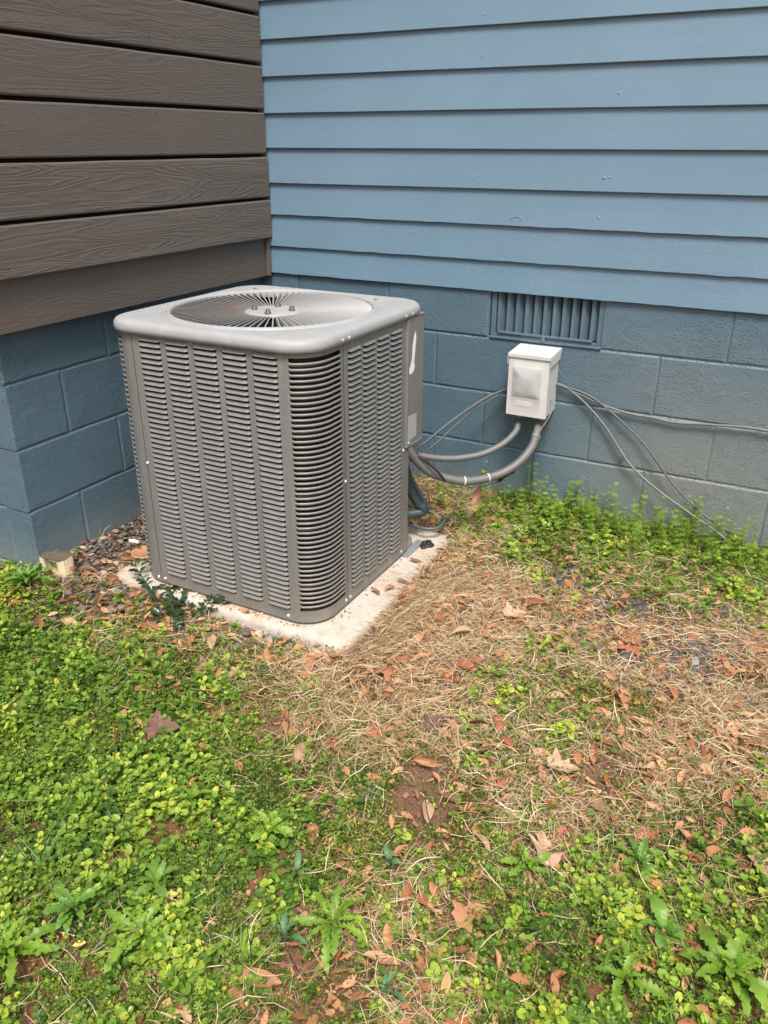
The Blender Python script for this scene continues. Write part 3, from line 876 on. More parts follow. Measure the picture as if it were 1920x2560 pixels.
# ------------------------------------------------------------ conduits and cables
Z3 = lambda X, Y: (980+X*.56661, 700+Y*.56661)
def path3(pts, y0, y1, ease=1.0):
    L = [0]
    for a, b in zip(pts, pts[1:]): L.append(L[-1]+math.dist(a, b))
    return [at(*Z3(*p), 1, y0+(y1-y0)*(l/L[-1])**ease) for p, l in zip(pts, L)]
def ribbed(name, pts, r, mat, label, cat='conduit', pitch=.0058):
    sp = smooth_path(pts, 14); L = [0]
    for a, b in zip(sp, sp[1:]): L.append(L[-1]+(b-a).length)
    n = int(L[-1]/pitch*2); out = []; j = 0
    for i in range(n):
        t = L[-1]*i/(n-1)
        while j < len(sp)-2 and L[j+1] < t: j += 1
        f = (t-L[j])/(L[j+1]-L[j]+1e-9); out.append(sp[j].lerp(sp[j+1], min(f, 1)))
    mb = MB().tube(out, [r*(1.0 if i % 2 else .945) for i in range(n)], 14)
    o = mb.build(name, mat, None, True); tag(o, label, cat, 'conduits from the disconnect box'); return o, out
A_pts = [(558, 612), (557, 635), (543, 672), (490, 722), (405, 765), (300, 786), (200, 786), (110, 772)]
B_pts = [(648, 620), (643, 660), (618, 735), (560, 805), (485, 852), (400, 878), (320, 887), (240, 875), (172, 850), (112, 800), (62, 735)]
pa = path3(A_pts, -.052, -.36, .8); pb = path3(B_pts, -.052, -.50, .8)
ribbed('flexible_conduit', pa, .0116, M['conduit'], 'upper thinner grey ribbed conduit curving from the box to behind the air conditioner')
ob, ptsB = ribbed('flexible_conduit', pb, .0150, M['conduit'], 'lower thicker grey ribbed conduit sagging between the box and the air conditioner')
def band(pts, k, r, w_, name, mat, par):
    a, b = pts[k], pts[k+1]; d = (b-a).normalized(); mb = MB().tube([a-d*w_, a-d*w_*.5, a+d*w_*.5, a+d*w_], [r*.99, r*1.04, r*1.04, r*.99], 14); return mb.build(name, mat, par, True)
nB = len(ptsB)
def nearest(pts, px, py):
    best = 0; bd = 1e9
    for i, p in enumerate(pts[:-1]):
        v = p-CAM; z = v.dot(FWD); x = 960+F_PX*v.dot(RIGHT)/z; y = 1280-F_PX*v.dot(UP)/z; d = (x-px)**2+(y-py)**2
        if d < bd: bd = d; best = i
    return best
band(ptsB, nearest(ptsB, *Z3(318, 887)), .0158, .0025, 'zip_tie', M['tie'], ob)['label'] = 'white tie round the lowest part of the conduit'
band(ptsB, nearest(ptsB, *Z3(425, 868)), .0158, .002, 'zip_tie', M['tie'], ob)
band(ptsB, nearest(ptsB, *Z3(625, 690)), .0160, .004, 'zip_tie', M['fitting'], ob)
def cable(name, pts, r, mat, label, group='cables on the foundation wall', y0=-.006, y1=-.006, ease=1, cat='cable'):
    P = smooth_path(path3(pts, y0, y1, ease), 8)
    return tag(MB().tube(P, r, 7).build(name, mat, None, True), label, cat, group)
cable('cable', [(530, 470), (508, 481), (430, 512), (350, 560), (250, 632), (160, 705), (98, 752), (60, 790)], .0042, M['cable'], 'uppermost grey cable running down left from the box towards the air conditioner', y0=-.004, y1=-.30)
cable('cable', [(530, 478), (500, 492), (430, 530), (350, 580), (255, 665), (190, 725), (120, 775), (80, 800)], .0042, M['cable'], 'second grey cable left of the box just under the uppermost one', y0=-.004, y1=-.26)
cable('thin_wire', [(520, 520), (498, 540), (400, 625), (300, 705), (180, 790), (140, 815)], .0013, M['wire'], 'very thin wire slanting from the box down left over the blocks', y0=-.004, y1=-.22, cat='wire')
c1 = cable('cable', [(690, 450), (718, 457), (765, 472), (830, 522), (895, 590), (950, 660), (1000, 740), (1043, 805), (1105, 870), (1200, 948), (1330, 1040), (1430, 1110), (1470, 1142)], .0042, M['cable2'],
      'grey cable with a clip dropping from the box to the weeds, lower of the pair', y0=-.004, y1=-.10, ease=3)
cable('cable', [(690, 456), (718, 465), (800, 482), (880, 516), (960, 577), (1040, 650), (1110, 722), (1175, 810), (1215, 868), (1250, 912), (1320, 985), (1400, 1055), (1505, 1120)], .0038, M['cable'],
      'dark grey cable dropping to the weeds, upper of the pair right of the box', y0=-.004, y1=-.07, ease=3)
cable('cable', [(690, 452), (718, 461), (790, 487), (850, 513), (930, 552), (1060, 592), (1150, 607), (1250, 629), (1400, 638), (1520, 646), (1600, 655), (1700, 672), (1850, 690)], .0042, M['cable2'],
      'grey cable running almost level to the right along the block wall', y0=-.002, y1=-.002)
p = at(*Z3(1018, 775), 1, -.006)
cl = MB().box(-.008, .008, -.007, .006, -.006, .006).build('clip', M['fitting'], c1, bevel=.0015, loc=p); cl.rotation_euler = (0, R(35), 0)
o = cable('thin_wire', [(700, 530), (710, 545), (705, 580), (680, 625), (650, 670), (632, 715), (600, 765), (560, 810), (533, 845)], .0022, M['cable2'], 'pale wire bent round the conduit below the right side of the box', y0=-.05, y1=-.23, cat='wire')
o = cable('taped_wire', [(540, 845), (520, 852), (495, 868), (470, 888)], .006, M['black'], 'black taped wire end hanging below the thick conduit', None, -.215, -.23, cat='wire')
cable('thin_wire', [(500, 872), (440, 900), (370, 915), (300, 905), (240, 885)], .0016, M['wire'], 'thin dark wire looping under the thick conduit', y0=-.22, y1=-.33, cat='wire')
o = cable('black_strap', [(60, 725), (95, 765), (150, 800), (205, 850), (235, 888)], .0045, M['black'], 'black cable lying along the top of the thick conduit', 'conduits from the disconnect box', -.49, -.42)
# refrigerant line behind the unit
def tube_abs(name, pts, r, mat, label, cat, group=None, n=12):
    return tag(MB().tube(smooth_path(pts, 8), r, n).build(name, mat, None, True), label, cat, group)
lp = [at(*Z3(*a), 1, y) for a, y in [((20, 820), -.44), ((60, 870), -.42), ((80, 925), -.40), ((115, 985), -.38), ((140, 1003), -.37), ((135, 1020), -.37), ((95, 1030), -.39), ((40, 1035), -.42), ((0, 1036), -.45)]]
tube_abs('refrigerant_line', lp, .017, M['insul'], 'thick dark green insulated pipe bending out behind the air conditioner', 'pipe')
lp = [at(*Z3(*a), 1, y) for a, y in [((60, 800), -.36), ((80, 865), -.34), ((115, 930), -.32), ((150, 985), -.31), ((170, 1010), -.31)]]
tube_abs('refrigerant_line', lp, .0085, M['insul'], 'thinner dark insulated pipe beside the thick one behind the air conditioner', 'pipe')
lp = [at(*Z3(*a), 2, .152) for a in [(30, 1075), (90, 1083), (150, 1097), (200, 1094), (228, 1070), (222, 1040)]]
tube_abs('drain_hose', lp, .0055, M['cable'], 'thin grey hose looped on the leaves behind the pad corner', 'hose')
# galvanised bracket and tar lump on the pad
b0 = at(1032, 1357, 2, .112); b1 = at(1005, 1378, 2, .112)
tag(MB().box(AX1-.01, AX1+.020, -.535, -.40, .1085, .112).build('bracket', M['galv'], None, bevel=.001), 'small galvanised hold-down strip at the rear foot of the air conditioner', 'bracket')
p = at(1066, 1362, 2, .108); mb = MB(); P = []
for r, z in ((1, 0), (.95, .006), (.7, .009), (.3, .0095), (.01, .0095)):
    P.append([(p.x+.024*r*math.cos(a)*(1+.18*math.sin(3*a+1)), p.y+.030*r*math.sin(a)*(1+.2*math.cos(4*a)), .1065+z+(.0025*math.sin(7*a) if r < .8 else 0)) for a in [2*math.pi*k/22 for k in range(22)]])
mb.grid(P, True); tag(mb.build('tar_lump', M['tar'], None, True), 'black lump of tar on the rear end of the cream pad', 'lump')
# rusty drain cap
p = at(362, 1378, 2, .150); cp = tag(empty('clean_out', (p.x, p.y, .106)), 'rusty beige round clean-out plug partly hidden behind the left edge of the air conditioner', 'clean-out')
MB().lathe([(.040, -.02), (.040, .030), (.038, .034)], n=28).build('pipe_collar', M['cap'], cp, True)
MB().lathe([(.040, .034), (.0455, .035), (.0465, .039), (.0455, .044), (.041, .0445), (.038, .040), (.0001, .039)], n=28).build('plug', M['caprust'], cp, True)
p = at(334, 1354, 2, .18); o = MB().tube([p+Vector((-.017, 0, 0)), p+Vector((.017, .006, 0))], .006, 10).build('chalk_piece', M['white'], None); tag(o, 'short white stick lying on the gravel behind the rusty clean-out', 'stick')

# stump
p = at(134, 1380, 2, .208); sb = gat(150, 1440)
st_ = tag(empty('stump', (p.x+.004, p.y-.01, .10)), 'short weathered wooden post stump beside the foundation corner', 'stump')
m = N('stump_wood'); v = m.pos((1, 1, .16)); g_ = m.noise(v, 60, 5, .7)
c = m.mix((.50, .38, .23), (.78, .68, .48), g_); c = m.mix(c, (.10, .07, .04), m.ramp(m.noise(m.pos((1, 1, .1)), 28, 4, .6), [(.50, 0.), (.60, .8)]))
vr = m.n('ShaderNodeTexVoronoi'); vr.inputs['Scale'].default_value = 14; m.l(m.pos(), vr.inputs['Vector']); c = m.mix(c, (.10, .06, .035), m.ramp(vr.outputs[0], [(.0, .9), (.18, .6), (.2, .0), (.24, .5), (.28, 0.)]))
m.bsdf(c, .85, 0, .3, m.bump(g_, .8, .004)); wood = m.m
m = N('stump_top'); sp = m.pos((1, 1, 1), 'obj'); wv = m.n('ShaderNodeTexWave', wave_type='RINGS', rings_direction='Z'); wv.inputs['Scale'].default_value = 30; wv.inputs['Distortion'].default_value = 3; m.l(sp, wv.inputs[0])
c = m.mix((.10, .078, .055), (.17, .14, .10), wv.outputs[0]); c = m.mix(c, (.055, .045, .035), m.noise(m.pos(), 40, 4)); m.bsdf(c, .9, 0, .2, m.bump(wv.outputs[0], .4, .002)); topm = m.m
NS = 32
def srad(a, t): return (.070+.012*math.cos(2*a+.5)+.004*math.sin(5*a))*(1-.10*t)*(1+.04*math.sin(9*a+t*3))+.0015*math.sin(23*a)
P = [[(srad(a, t)*(math.cos(a)*.93-.22*math.sin(a))+.012*t, srad(a, t)*(math.sin(a)*.55+.15*math.cos(a))+.0*t, .108-.13*t+(.006*math.sin(a*2+1) if t == 0 else 0)) for a in [2*math.pi*k/NS for k in range(NS)]] for t in (0, .04, .3, .6, 1)]
MB().grid(P, True).build('log', wood, st_, True)
P = [[(x*s, y*s, z-.0015*(1-s)+.001) for x, y, z in P[0]] for s in (1, .97, .6, .02)]
MB().grid(P, True).build('cut_top', topm, st_, True)

# ------------------------------------------------------------ bulk vegetation (real geometry, one object per kind)
def in_view_mask(x, y): return (x > -.9) & (x < 2.7) & (y > -2.6)
def blocked(x, y, m=.0):
    unit = (x > AX0-.005-m) & (x < AX1+.005+m) & (y > AY0-.005-m) & (y < AY1+.01+m)
    wall = (y > -.006+0*m) | ((x < -.066) & (y > -1.265))
    return unit | wall
def on_pad(x, y, m=0.): return (x > px0-m) & (x < px1+m) & (y > py0-m) & (y < py1+m)
def scatter(kind, n, power=1.0, clump=0., pad=False, floor=0.0):
    """random ground points with the density of the kind, plus patchy noise"""
    x = rng.uniform(-.8, 2.6, n*6); y = rng.uniform(-2.55, .0, n*6)
    d = (grid_at(kind, x, y)/9)**power
    if clump:
        ph = rng.uniform(0, 6, 4)
        nz = np.array([noise.noise((a*5.5, b*5.5, hash(kind) % 7 if False else len(kind)*1.7)) + .6*noise.noise((a*14, b*14, len(kind)*2.9)) for a, b in zip(x, y)])
        d = d*np.clip(1+nz*clump*2.2, 0, 2.2)
    ok = (rng.uniform(0, 1, len(x)) < d) & ~blocked(x, y)
    if not pad: ok &= ~on_pad(x, y, -.004)
    x, y = x[ok][:n], y[ok][:n]
    return x, y
def rotm(yaw, pitch, roll):
    cy, sy, cp, sp_, cr, sr = np.cos(yaw), np.sin(yaw), np.cos(pitch), np.sin(pitch), np.cos(roll), np.sin(roll)
    Rz = np.zeros((len(yaw), 3, 3)); Rz[:, 0, 0] = cy; Rz[:, 0, 1] = -sy; Rz[:, 1, 0] = sy; Rz[:, 1, 1] = cy; Rz[:, 2, 2] = 1
    Ry = np.zeros_like(Rz); Ry[:, 0, 0] = cp; Ry[:, 0, 2] = -sp_; Ry[:, 2, 0] = sp_; Ry[:, 2, 2] = cp; Ry[:, 1, 1] = 1     # +pitch lifts local +x
    Rx = np.zeros_like(Rz); Rx[:, 1, 1] = cr; Rx[:, 1, 2] = -sr; Rx[:, 2, 1] = sr; Rx[:, 2, 2] = cr; Rx[:, 0, 0] = 1
    return Rz @ Ry @ Rx
def batch(name, protos, pos, Rm, scale, tint, mat, label, cat, smooth=False, pick=None):
    """protos: list of (verts, faces) with the same face size"""
    V = []; Fc = []; T = []; off = 0
    pick = rng.integers(0, len(protos), len(pos)) if pick is None else pick
    for k, (pv, pf) in enumerate(protos):
        s = pick == k; pv = np.array(pv, float); pf = np.array(pf)
        if not s.any(): continue
        v = np.einsum('nij,mj->nmi', Rm[s]*scale[s][:, None, None], pv) + pos[s][:, None, :]
        n, m_ = v.shape[:2]
        f = pf[None] + (np.arange(n)*m_)[:, None, None] + off
        V.append(v.reshape(-1, 3)); Fc.append(f.reshape(-1, pf.shape[1])); T.append(np.repeat(tint[s], m_)); off += n*m_
    V = np.concatenate(V).astype(np.float32); Fc = np.concatenate(Fc).astype(np.int32); T = np.concatenate(T).astype(np.float32)
    me = bpy.data.meshes.new(name); me.vertices.add(len(V)); me.vertices.foreach_set('co', V.ravel())
    k = Fc.shape[1]; me.loops.add(Fc.size); me.loops.foreach_set('vertex_index', Fc.ravel())
    me.polygons.add(len(Fc)); me.polygons.foreach_set('loop_start', np.arange(0, Fc.size, k, dtype=np.int32))
    try: me.polygons.foreach_set('loop_total', np.full(len(Fc), k, np.int32))
    except Exception: pass
    me.update(calc_edges=True); me.attributes.new('tint', 'FLOAT', 'POINT').data.foreach_set('value', T)
    if smooth: me.shade_smooth()
    me.materials.append(mat)
    o = link(name, me); tag(o, label, cat, kind='stuff'); print(name, len(Fc)*(k-2), 'tris'); return o
U = lambda a, b, n: rng.uniform(a, b, n)

# gravel
def stone_proto(seed):
    r = random.Random(seed); vs = []; fs = []
    for j, (ph, rr) in enumerate(((-.9, .5), (-.2, 1), (.35, .92), (.9, .5))):
        for k in range(7):
            a = 2*math.pi*(k+.5*(j % 2))/7; q_ = rr*(1+r.uniform(-.18, .18)); vs.append((q_*math.cos(a), q_*math.sin(a)*.75, math.sin(ph)*.48*(1+r.uniform(-.15, .15))))
    for j in range(3):
        for k in range(7):
            a, b = j*7+k, j*7+(k+1) % 7; fs += [(a, b, b+7), (a, b+7, a+7)]
    vs.append((0, 0, .44)); fs += [(21+k, 21+(k+1) % 7, 28) for k in range(7)]
    return vs, fs
sp_ = [stone_proto(k) for k in range(9)]
x, y = scatter('gravel', 11000, .9); n = len(x); s = U(.005, .0155, n)*np.where(rng.uniform(0, 1, n) < .12, 1.4, 1)
gm = leafy('gravel_stone', [(0, (.035, .035, .036)), (.35, (.10, .09, .08)), (.6, (.17, .14, .11)), (.85, (.27, .22, .17)), (1, (.5, .45, .38))], .7, 0)
batch('gravel', sp_, np.stack([x, y, ghv(x, y)+s*.25], -1), rotm(U(0, 6.3, n), U(-.4, .4, n), U(-.4, .4, n)), s, rng.beta(1.6, 2.2, n), gm, 'grey brown pebbles lying along the pad and the left foundation', 'gravel', False)
# black plastic / slag chips in the line on the right
tt = U(0, 1, 230); L1 = np.array([fat(1150, 1235)[:2], fat(1300, 1290)[:2], fat(1480, 1330)[:2], fat(1640, 1330)[:2]])
xx = np.interp(tt, [0, .33, .7, 1], L1[:, 0])+rng.normal(0, .03, 230); yy = np.interp(tt, [0, .33, .7, 1], L1[:, 1])+rng.normal(0, .035, 230)
L2 = fat(1500, 1420); xx = np.concatenate([xx, L2.x+rng.normal(0, .11, 130)]); yy = np.concatenate([yy, L2.y+rng.normal(0, .07, 130)]); n = len(xx); s = U(.007, .021, n)
batch('slag_chips', sp_, np.stack([xx, yy, ghv(xx, yy)+s*.3+.004], -1), rotm(U(0, 6.3, n), U(-.5, .5, n), U(-.5, .5, n)), s, U(0, .42, n),
      gm, 'dark grey stone chips among the straw at the right', 'gravel')

# straw: curved ribbons
def straw_proto(c, t, seed=0, wf=1):
    r = random.Random(seed); vs = []; n = 5
    for i in range(n+1):
        u = i/n; w_ = (.5 if i in (0,) else (.15 if i == n else 1))*.5; yy_ = c*math.sin(math.pi*u)*.13+t*u*u*.11; z = .10*math.sin(math.pi*u)*(1+r.uniform(-.5, .5))+.03*r.uniform(-1, 1)
        vs += [(u, yy_-w_*.0125*wf, z), (u, yy_+w_*.0125*wf, z+.003)]
    return vs, [(2*i, 2*i+2, 2*i+3, 2*i+1) for i in range(n)]
stp = [straw_proto(c, t, k) for k, (c, t) in enumerate([(0, 0), (.6, 0), (-.6, .3), (1, -.5), (-1, .8), (.3, 1.2), (1.6, .4)])]
stw = [straw_proto(c, t, k+20, 1.7) for k, (c, t) in enumerate([(0, 0), (.5, 0), (-.5, .3), (.9, -.5)])]
strawm = leafy('dry_grass', [(0, (.17, .085, .045)), (.3, (.36, .235, .12)), (.65, (.60, .455, .265)), (1, (.80, .68, .47))], .55, .15)
x, y = scatter('straw', 66000, 1.2, .8); n = len(x); L = U(.025, .085, n); z = ghv(x, y)+rng.exponential(.0055, n)
yaw = U(0, 6.3, n); pt_ = np.abs(rng.normal(0, .16, n)); 
wide = rng.uniform(0, 1, n) < .06; pk = np.where(wide, 7+rng.integers(0, 4, n), rng.integers(0, 7, n)); z = z+.006*wide
batch('dry_grass', stp+stw, np.stack([x, y, z], -1), rotm(yaw, pt_, U(-1, 1, n)), L*np.where(wide, 1.15, 1), np.where(wide, U(.6, 1, n), rng.beta(2.1, 2.1, n)), strawm, 'matted dry tan grass covering the yard on the right', 'dry grass')
# standing dry tussock at the right edge of the pad
tn = 2400; a = U(0, 1, tn); cx_ = np.interp(a, [0, .5, 1], [.99, 1.005, 1.05])+np.abs(rng.normal(0, .035, tn)); cy_ = np.interp(a, [0, .5, 1], [-1.10, -.88, -.60])+rng.normal(0, .04, tn)
batch('dry_tussock', stp, np.stack([cx_, cy_, ghv(cx_, cy_)], -1), rotm(U(-2.4, 1.0, tn), U(.15, 1.0, tn), U(-1, 1, tn)), U(.04, .10, tn), rng.beta(2.4, 1.8, tn),
      strawm, 'taller dry grass standing along the right edge of the pad', 'dry grass')
# thin stray straws through the green parts and on the pad
n = 1500; x = U(-.6, 2.5, n); y = U(-2.5, -.03, n); ok = ~blocked(x, y) & (rng.uniform(0, 1, n) < np.where(on_pad(x, y), .15, .8)); x, y = x[ok], y[ok]; n = len(x)
batch('stray_straw', [([(a, b*.5, c*.5) for a, b, c in v], f) for v, f in stp[:3]], np.stack([x, y, np.where(on_pad(x, y), .107, ghv(x, y)+.012)], -1), rotm(U(0, 6.3, n), U(0, .25, n), U(-1, 1, n)), U(.04, .11, n), U(.3, 1, n),
      strawm, 'single dry stems scattered through the green weeds', 'dry grass')
# fine litter crumbs
crumb = [([(0, 0, 0), (1, .2, .1), (.8, .9, .15), (-.1, .6, .05)], [(0, 1, 2, 3)]), ([(0, 0, .05), (1.6, .1, 0), (1.5, .4, .2), (0, .4, .1)], [(0, 1, 2, 3)])]
x, y = scatter('leaf', 20000, .7, .4); n = len(x)
litm = leafy('leaf_crumbs', [(0, (.12, .05, .03)), (.5, (.36, .165, .08)), (1, (.56, .33, .17))], .7, .15)
batch('leaf_litter', crumb, np.stack([x, y, ghv(x, y)+U(.002, .011, n)], -1), rotm(U(0, 6.3, n), U(-.4, .4, n), U(-.4, .4, n)), .004+.013*rng.uniform(0, 1, n)**2, U(0, 1, n), litm, 'small brown crumbs of broken leaves on the soil', 'leaf litter')

# dirt and broken leaves gathered round the foot of the unit
n = 480; sdx = rng.uniform(0, 1, n) < .6
x = np.where(sdx, U(AX0-.02, AX1+.01, n), AX1+.004+np.abs(rng.normal(0, .014, n))); y = np.where(sdx, AY0-.004-np.abs(rng.normal(0, .010, n)), U(AY0, -.42, n))
ok = (rng.uniform(0, 1, n) < np.array([.5+1.2*noise.noise((a*9, b*9, 5)) for a, b in zip(x, y)])) & ~((x > AX1-.05) & (y < AY0+.05)); x, y = x[ok], y[ok]; n = len(x)
batch('base_debris', crumb, np.stack([x, y, np.full(n, .108)], -1), rotm(U(0, 6.3, n), U(-.3, .3, n), U(-.3, .3, n)), (.003+.006*rng.uniform(0, 1, n)**2), U(.0, 1, n), strawm, 'crumbs of dirt and leaf gathered on the pad along the foot of the unit', 'leaf litter')
# round scalloped leaves (dead-nettle)
def round_leaf(seed, crumple=.12):
    r = random.Random(seed); vs = [(.42, 0, -.10)]; n = 13
    for k in range(n):
        a = -math.pi*.93+2*math.pi*.93*k/(n-1); rr = .5*(1.0+(.09 if k % 2 else -.03))*(1-.10*math.cos(a*1)+.08*math.cos(2*a))
        vs.append((.45+rr*math.cos(a)*1.05, rr*math.sin(a), crumple*abs(math.sin(a))*.9+crumple*.5*r.uniform(-1, 1)-.12*max(math.cos(a), 0)))
    return vs, [(0, k+1, k+2) for k in range(n-1)]
rl = [round_leaf(k) for k in range(6)]
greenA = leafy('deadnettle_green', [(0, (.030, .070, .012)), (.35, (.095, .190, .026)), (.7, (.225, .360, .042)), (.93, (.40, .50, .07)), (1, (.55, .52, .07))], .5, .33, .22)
x, y = scatter('round', 13500, 1.0, .6); n = len(x)
lf = np.array([noise.noise((a*4.2, b*4.2, 9.1)) for a, b in zip(x, y)]); lf2 = np.array([noise.noise((a*10, b*10, 4.4)) for a, b in zip(x, y)])
hgt = U(.010, .042, n)*(.55+.5*grid_at('round', x, y)/9)*np.clip(1+1.5*lf2, .35, 2.1); tn_ = np.clip(rng.beta(2.0, 2.6, n)*.85+.35*lf+.3*lf2, .0, .92)
P_, Yw, Pt, Sc, Tn = [], [], [], [], []
lean = rng.normal(0, .010, (n, 2))
for lev, (fz, sz, pd) in enumerate(((.35, 1.0, -.10), (.7, .85, .10), (1.0, .62, .45))):
    k_ = 2 if lev else 3
    for j in range(k_):
        yw = U(0, .7, n) + lev*1.57 + j*2*math.pi/k_ + U(0, 6.3, n)*0 + (x*913 % 6.28)
        P_.append(np.stack([x+lean[:, 0]*fz+.003*np.cos(yw), y+lean[:, 1]*fz+.003*np.sin(yw), ghv(x, y)+hgt*fz+.002], -1)); Yw.append(yw)
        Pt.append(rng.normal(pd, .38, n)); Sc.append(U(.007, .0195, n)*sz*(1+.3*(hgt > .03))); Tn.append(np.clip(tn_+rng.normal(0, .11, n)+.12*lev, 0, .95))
P_, Yw, Pt, Sc, Tn = map(np.concatenate, (P_, Yw, Pt, Sc, Tn)); yel = rng.uniform(0, 1, len(Tn)) < .005; Tn[yel] = 1
okk = ~blocked(P_[:, 0], P_[:, 1], .012); P_, Yw, Pt, Sc, Tn = P_[okk], Yw[okk], Pt[okk], Sc[okk], Tn[okk]
batch('deadnettle', rl, P_, rotm(Yw, Pt, rng.normal(0, .3, len(Yw))), Sc, Tn, greenA, 'dense green patch of round scalloped weed leaves on the left and along the wall', 'weeds', True)
# small oval leaves (chickweed)
ov = [([(0, 0, 0), (.45, -.26, .10), (1, 0, -.02), (.45, .26, .10)], [(0, 1, 2), (0, 2, 3)]), ([(0, 0, 0), (.5, -.33, .06), (.95, 0, .1), (.5, .33, .06)], [(0, 1, 2), (0, 2, 3)])]
greenB = leafy('chickweed_green', [(0, (.030, .058, .008)), (.4, (.095, .155, .017)), (.75, (.21, .295, .032)), (.95, (.42, .45, .06)), (1, (.52, .48, .08))], .4, .35)
x, y = scatter('weed', 40000, 1.1, .8); n = len(x); k_ = 7
X = np.repeat(x, k_)+rng.normal(0, .0095, n*k_); Y = np.repeat(y, k_)+rng.normal(0, .0095, n*k_); hh = np.repeat(U(.006, .030, n), k_)*rng.uniform(.15, 1, n*k_)
tn_ = np.clip(np.repeat(rng.beta(2.2, 2.6, n), k_)+rng.normal(0, .12, n*k_), 0, .96); tn_ = np.clip(tn_+.3*np.repeat(np.array([noise.noise((a*5, b*5, 2.2)) for a, b in zip(x, y)]), k_), 0, .96); tn_[rng.uniform(0, 1, n*k_) < .006] = 1
okk = ~blocked(X, Y, .006) & ~on_pad(X, Y, -.008); X, Y, hh, tn_ = X[okk], Y[okk], hh[okk], tn_[okk]; n = len(X)
batch('chickweed', ov, np.stack([X, Y, ghv(X, Y)+hh+.002], -1), rotm(U(0, 6.3, n), rng.normal(.15, .45, n), rng.normal(0, .5, n)), U(.0045, .0105, n), tn_, greenB,
      'carpet of tiny oval green leaves among the straw and clay', 'weeds')
# thin dark-red/green stems through the chickweed
x, y = scatter('weed', 9000, 1.2, .8); n = len(x)
stemm = leafy('weed_stem', [(0, (.07, .04, .03)), (.5, (.10, .13, .04)), (1, (.19, .25, .07))], .6, .1)
batch('weed_stems', stp, np.stack([x, y, ghv(x, y)+.004], -1), rotm(U(0, 6.3, n), U(.0, .7, n), U(-1, 1, n)), U(.02, .05, n), U(0, 1, n), stemm, 'thin stems woven through the small weeds', 'weeds')
# cleavers: whorls up a stem
def whorl(nl, droop):
    vs = []; fs = []
    for k in range(nl):
        a = 2*math.pi*k/nl; c, s_ = math.cos(a), math.sin(a); b = len(vs)
        for u, w_, z in ((.04, .05, 0), (.6, .13, .12), (1, .01, droop)): vs += [(c*u-s_*w_, s_*u+c*w_, z), (c*u+s_*w_, s_*u-c*w_, z)]
        fs += [(b, b+1, b+3, b+2), (b+2, b+3, b+5, b+4)]
    return vs, fs
wh = [whorl(7, .05), whorl(6, -.1), whorl(8, .3)]
x, y = scatter('cleaver', 5000, 1.1, .6); n = len(x)
near_wall = np.clip((y+.35)/.3, 0, 1)*(x > .9); H = U(.02, .055, n)+near_wall*U(.01, .14, n)*(rng.uniform(0, 1, n) < .55)
P_, Sc, Tn, Yw = [], [], [], []; SP, SL, SR = [], [], []
lx, ly = rng.normal(0, .18, n), rng.normal(-.08, .18, n)
for lev in range(9):
    hz = .010+lev*.0195; s_ = hz < H; 
    P_.append(np.stack([x+lx*hz, y+ly*hz, ghv(x, y)+hz], -1)[s_]); Sc.append((U(.010, .016, n)*np.where(H-hz < .02, .65, 1))[s_]); Tn.append(np.clip(U(.2, .75, n)+lev*.04, 0, .95)[s_]); Yw.append(U(0, 6.3, n)[s_])
P_, Sc, Tn, Yw = map(np.concatenate, (P_, Sc, Tn, Yw)); okk = P_[:, 1] < -.006; P_, Sc, Tn, Yw = P_[okk], Sc[okk], Tn[okk], Yw[okk]
greenC = leafy('cleavers_green', [(0, (.09, .16, .02)), (.5, (.20, .33, .038)), (1, (.34, .49, .07))], .5, .4)
batch('cleavers', wh, P_, rotm(Yw, rng.normal(0, .25, len(Yw)), rng.normal(0, .25, len(Yw))), Sc, Tn, greenC, 'upright whorled weeds growing along the foot of the block wall', 'weeds')
stem = [([(0, -.01, 0), (1, -.007, 0), (1, .007, 0), (0, .01, 0)], [(0, 1, 2, 3)]), ([(0, 0, -.01), (1, 0, -.007), (1, 0, .007), (0, 0, .01)], [(0, 1, 2, 3)])]
tall = H > .035; xs_, ys_, Hs = x[tall], y[tall], H[tall]; dx, dy = lx[tall], ly[tall]; nn = len(xs_); yaw = np.arctan2(dy, dx); pit = np.arctan2(1, np.hypot(dx, dy))
batch('cleaver_stems', stem, np.stack([xs_, ys_, ghv(xs_, ys_)], -1), rotm(yaw, pit, U(0, 3, nn)), Hs, U(.4, .9, nn), greenC, 'thin green stems of the weeds at the foot of the block wall', 'weeds')
# short green and blue-green grass blades
x, y = scatter('round', 3600, .8, .5); n = len(x)
grassm = leafy('grass_blade', [(0, (.05, .11, .035)), (.5, (.10, .19, .05)), (1, (.14, .24, .12))], .5, .3)
batch('grass_blades', stp, np.stack([x, y, ghv(x, y)+.006], -1), rotm(U(0, 6.3, n), U(.2, 1.2, n), U(-1, 1, n)), U(.03, .085, n), U(0, 1, n), grassm, 'thin grass blades coming up through the weeds', 'grass')
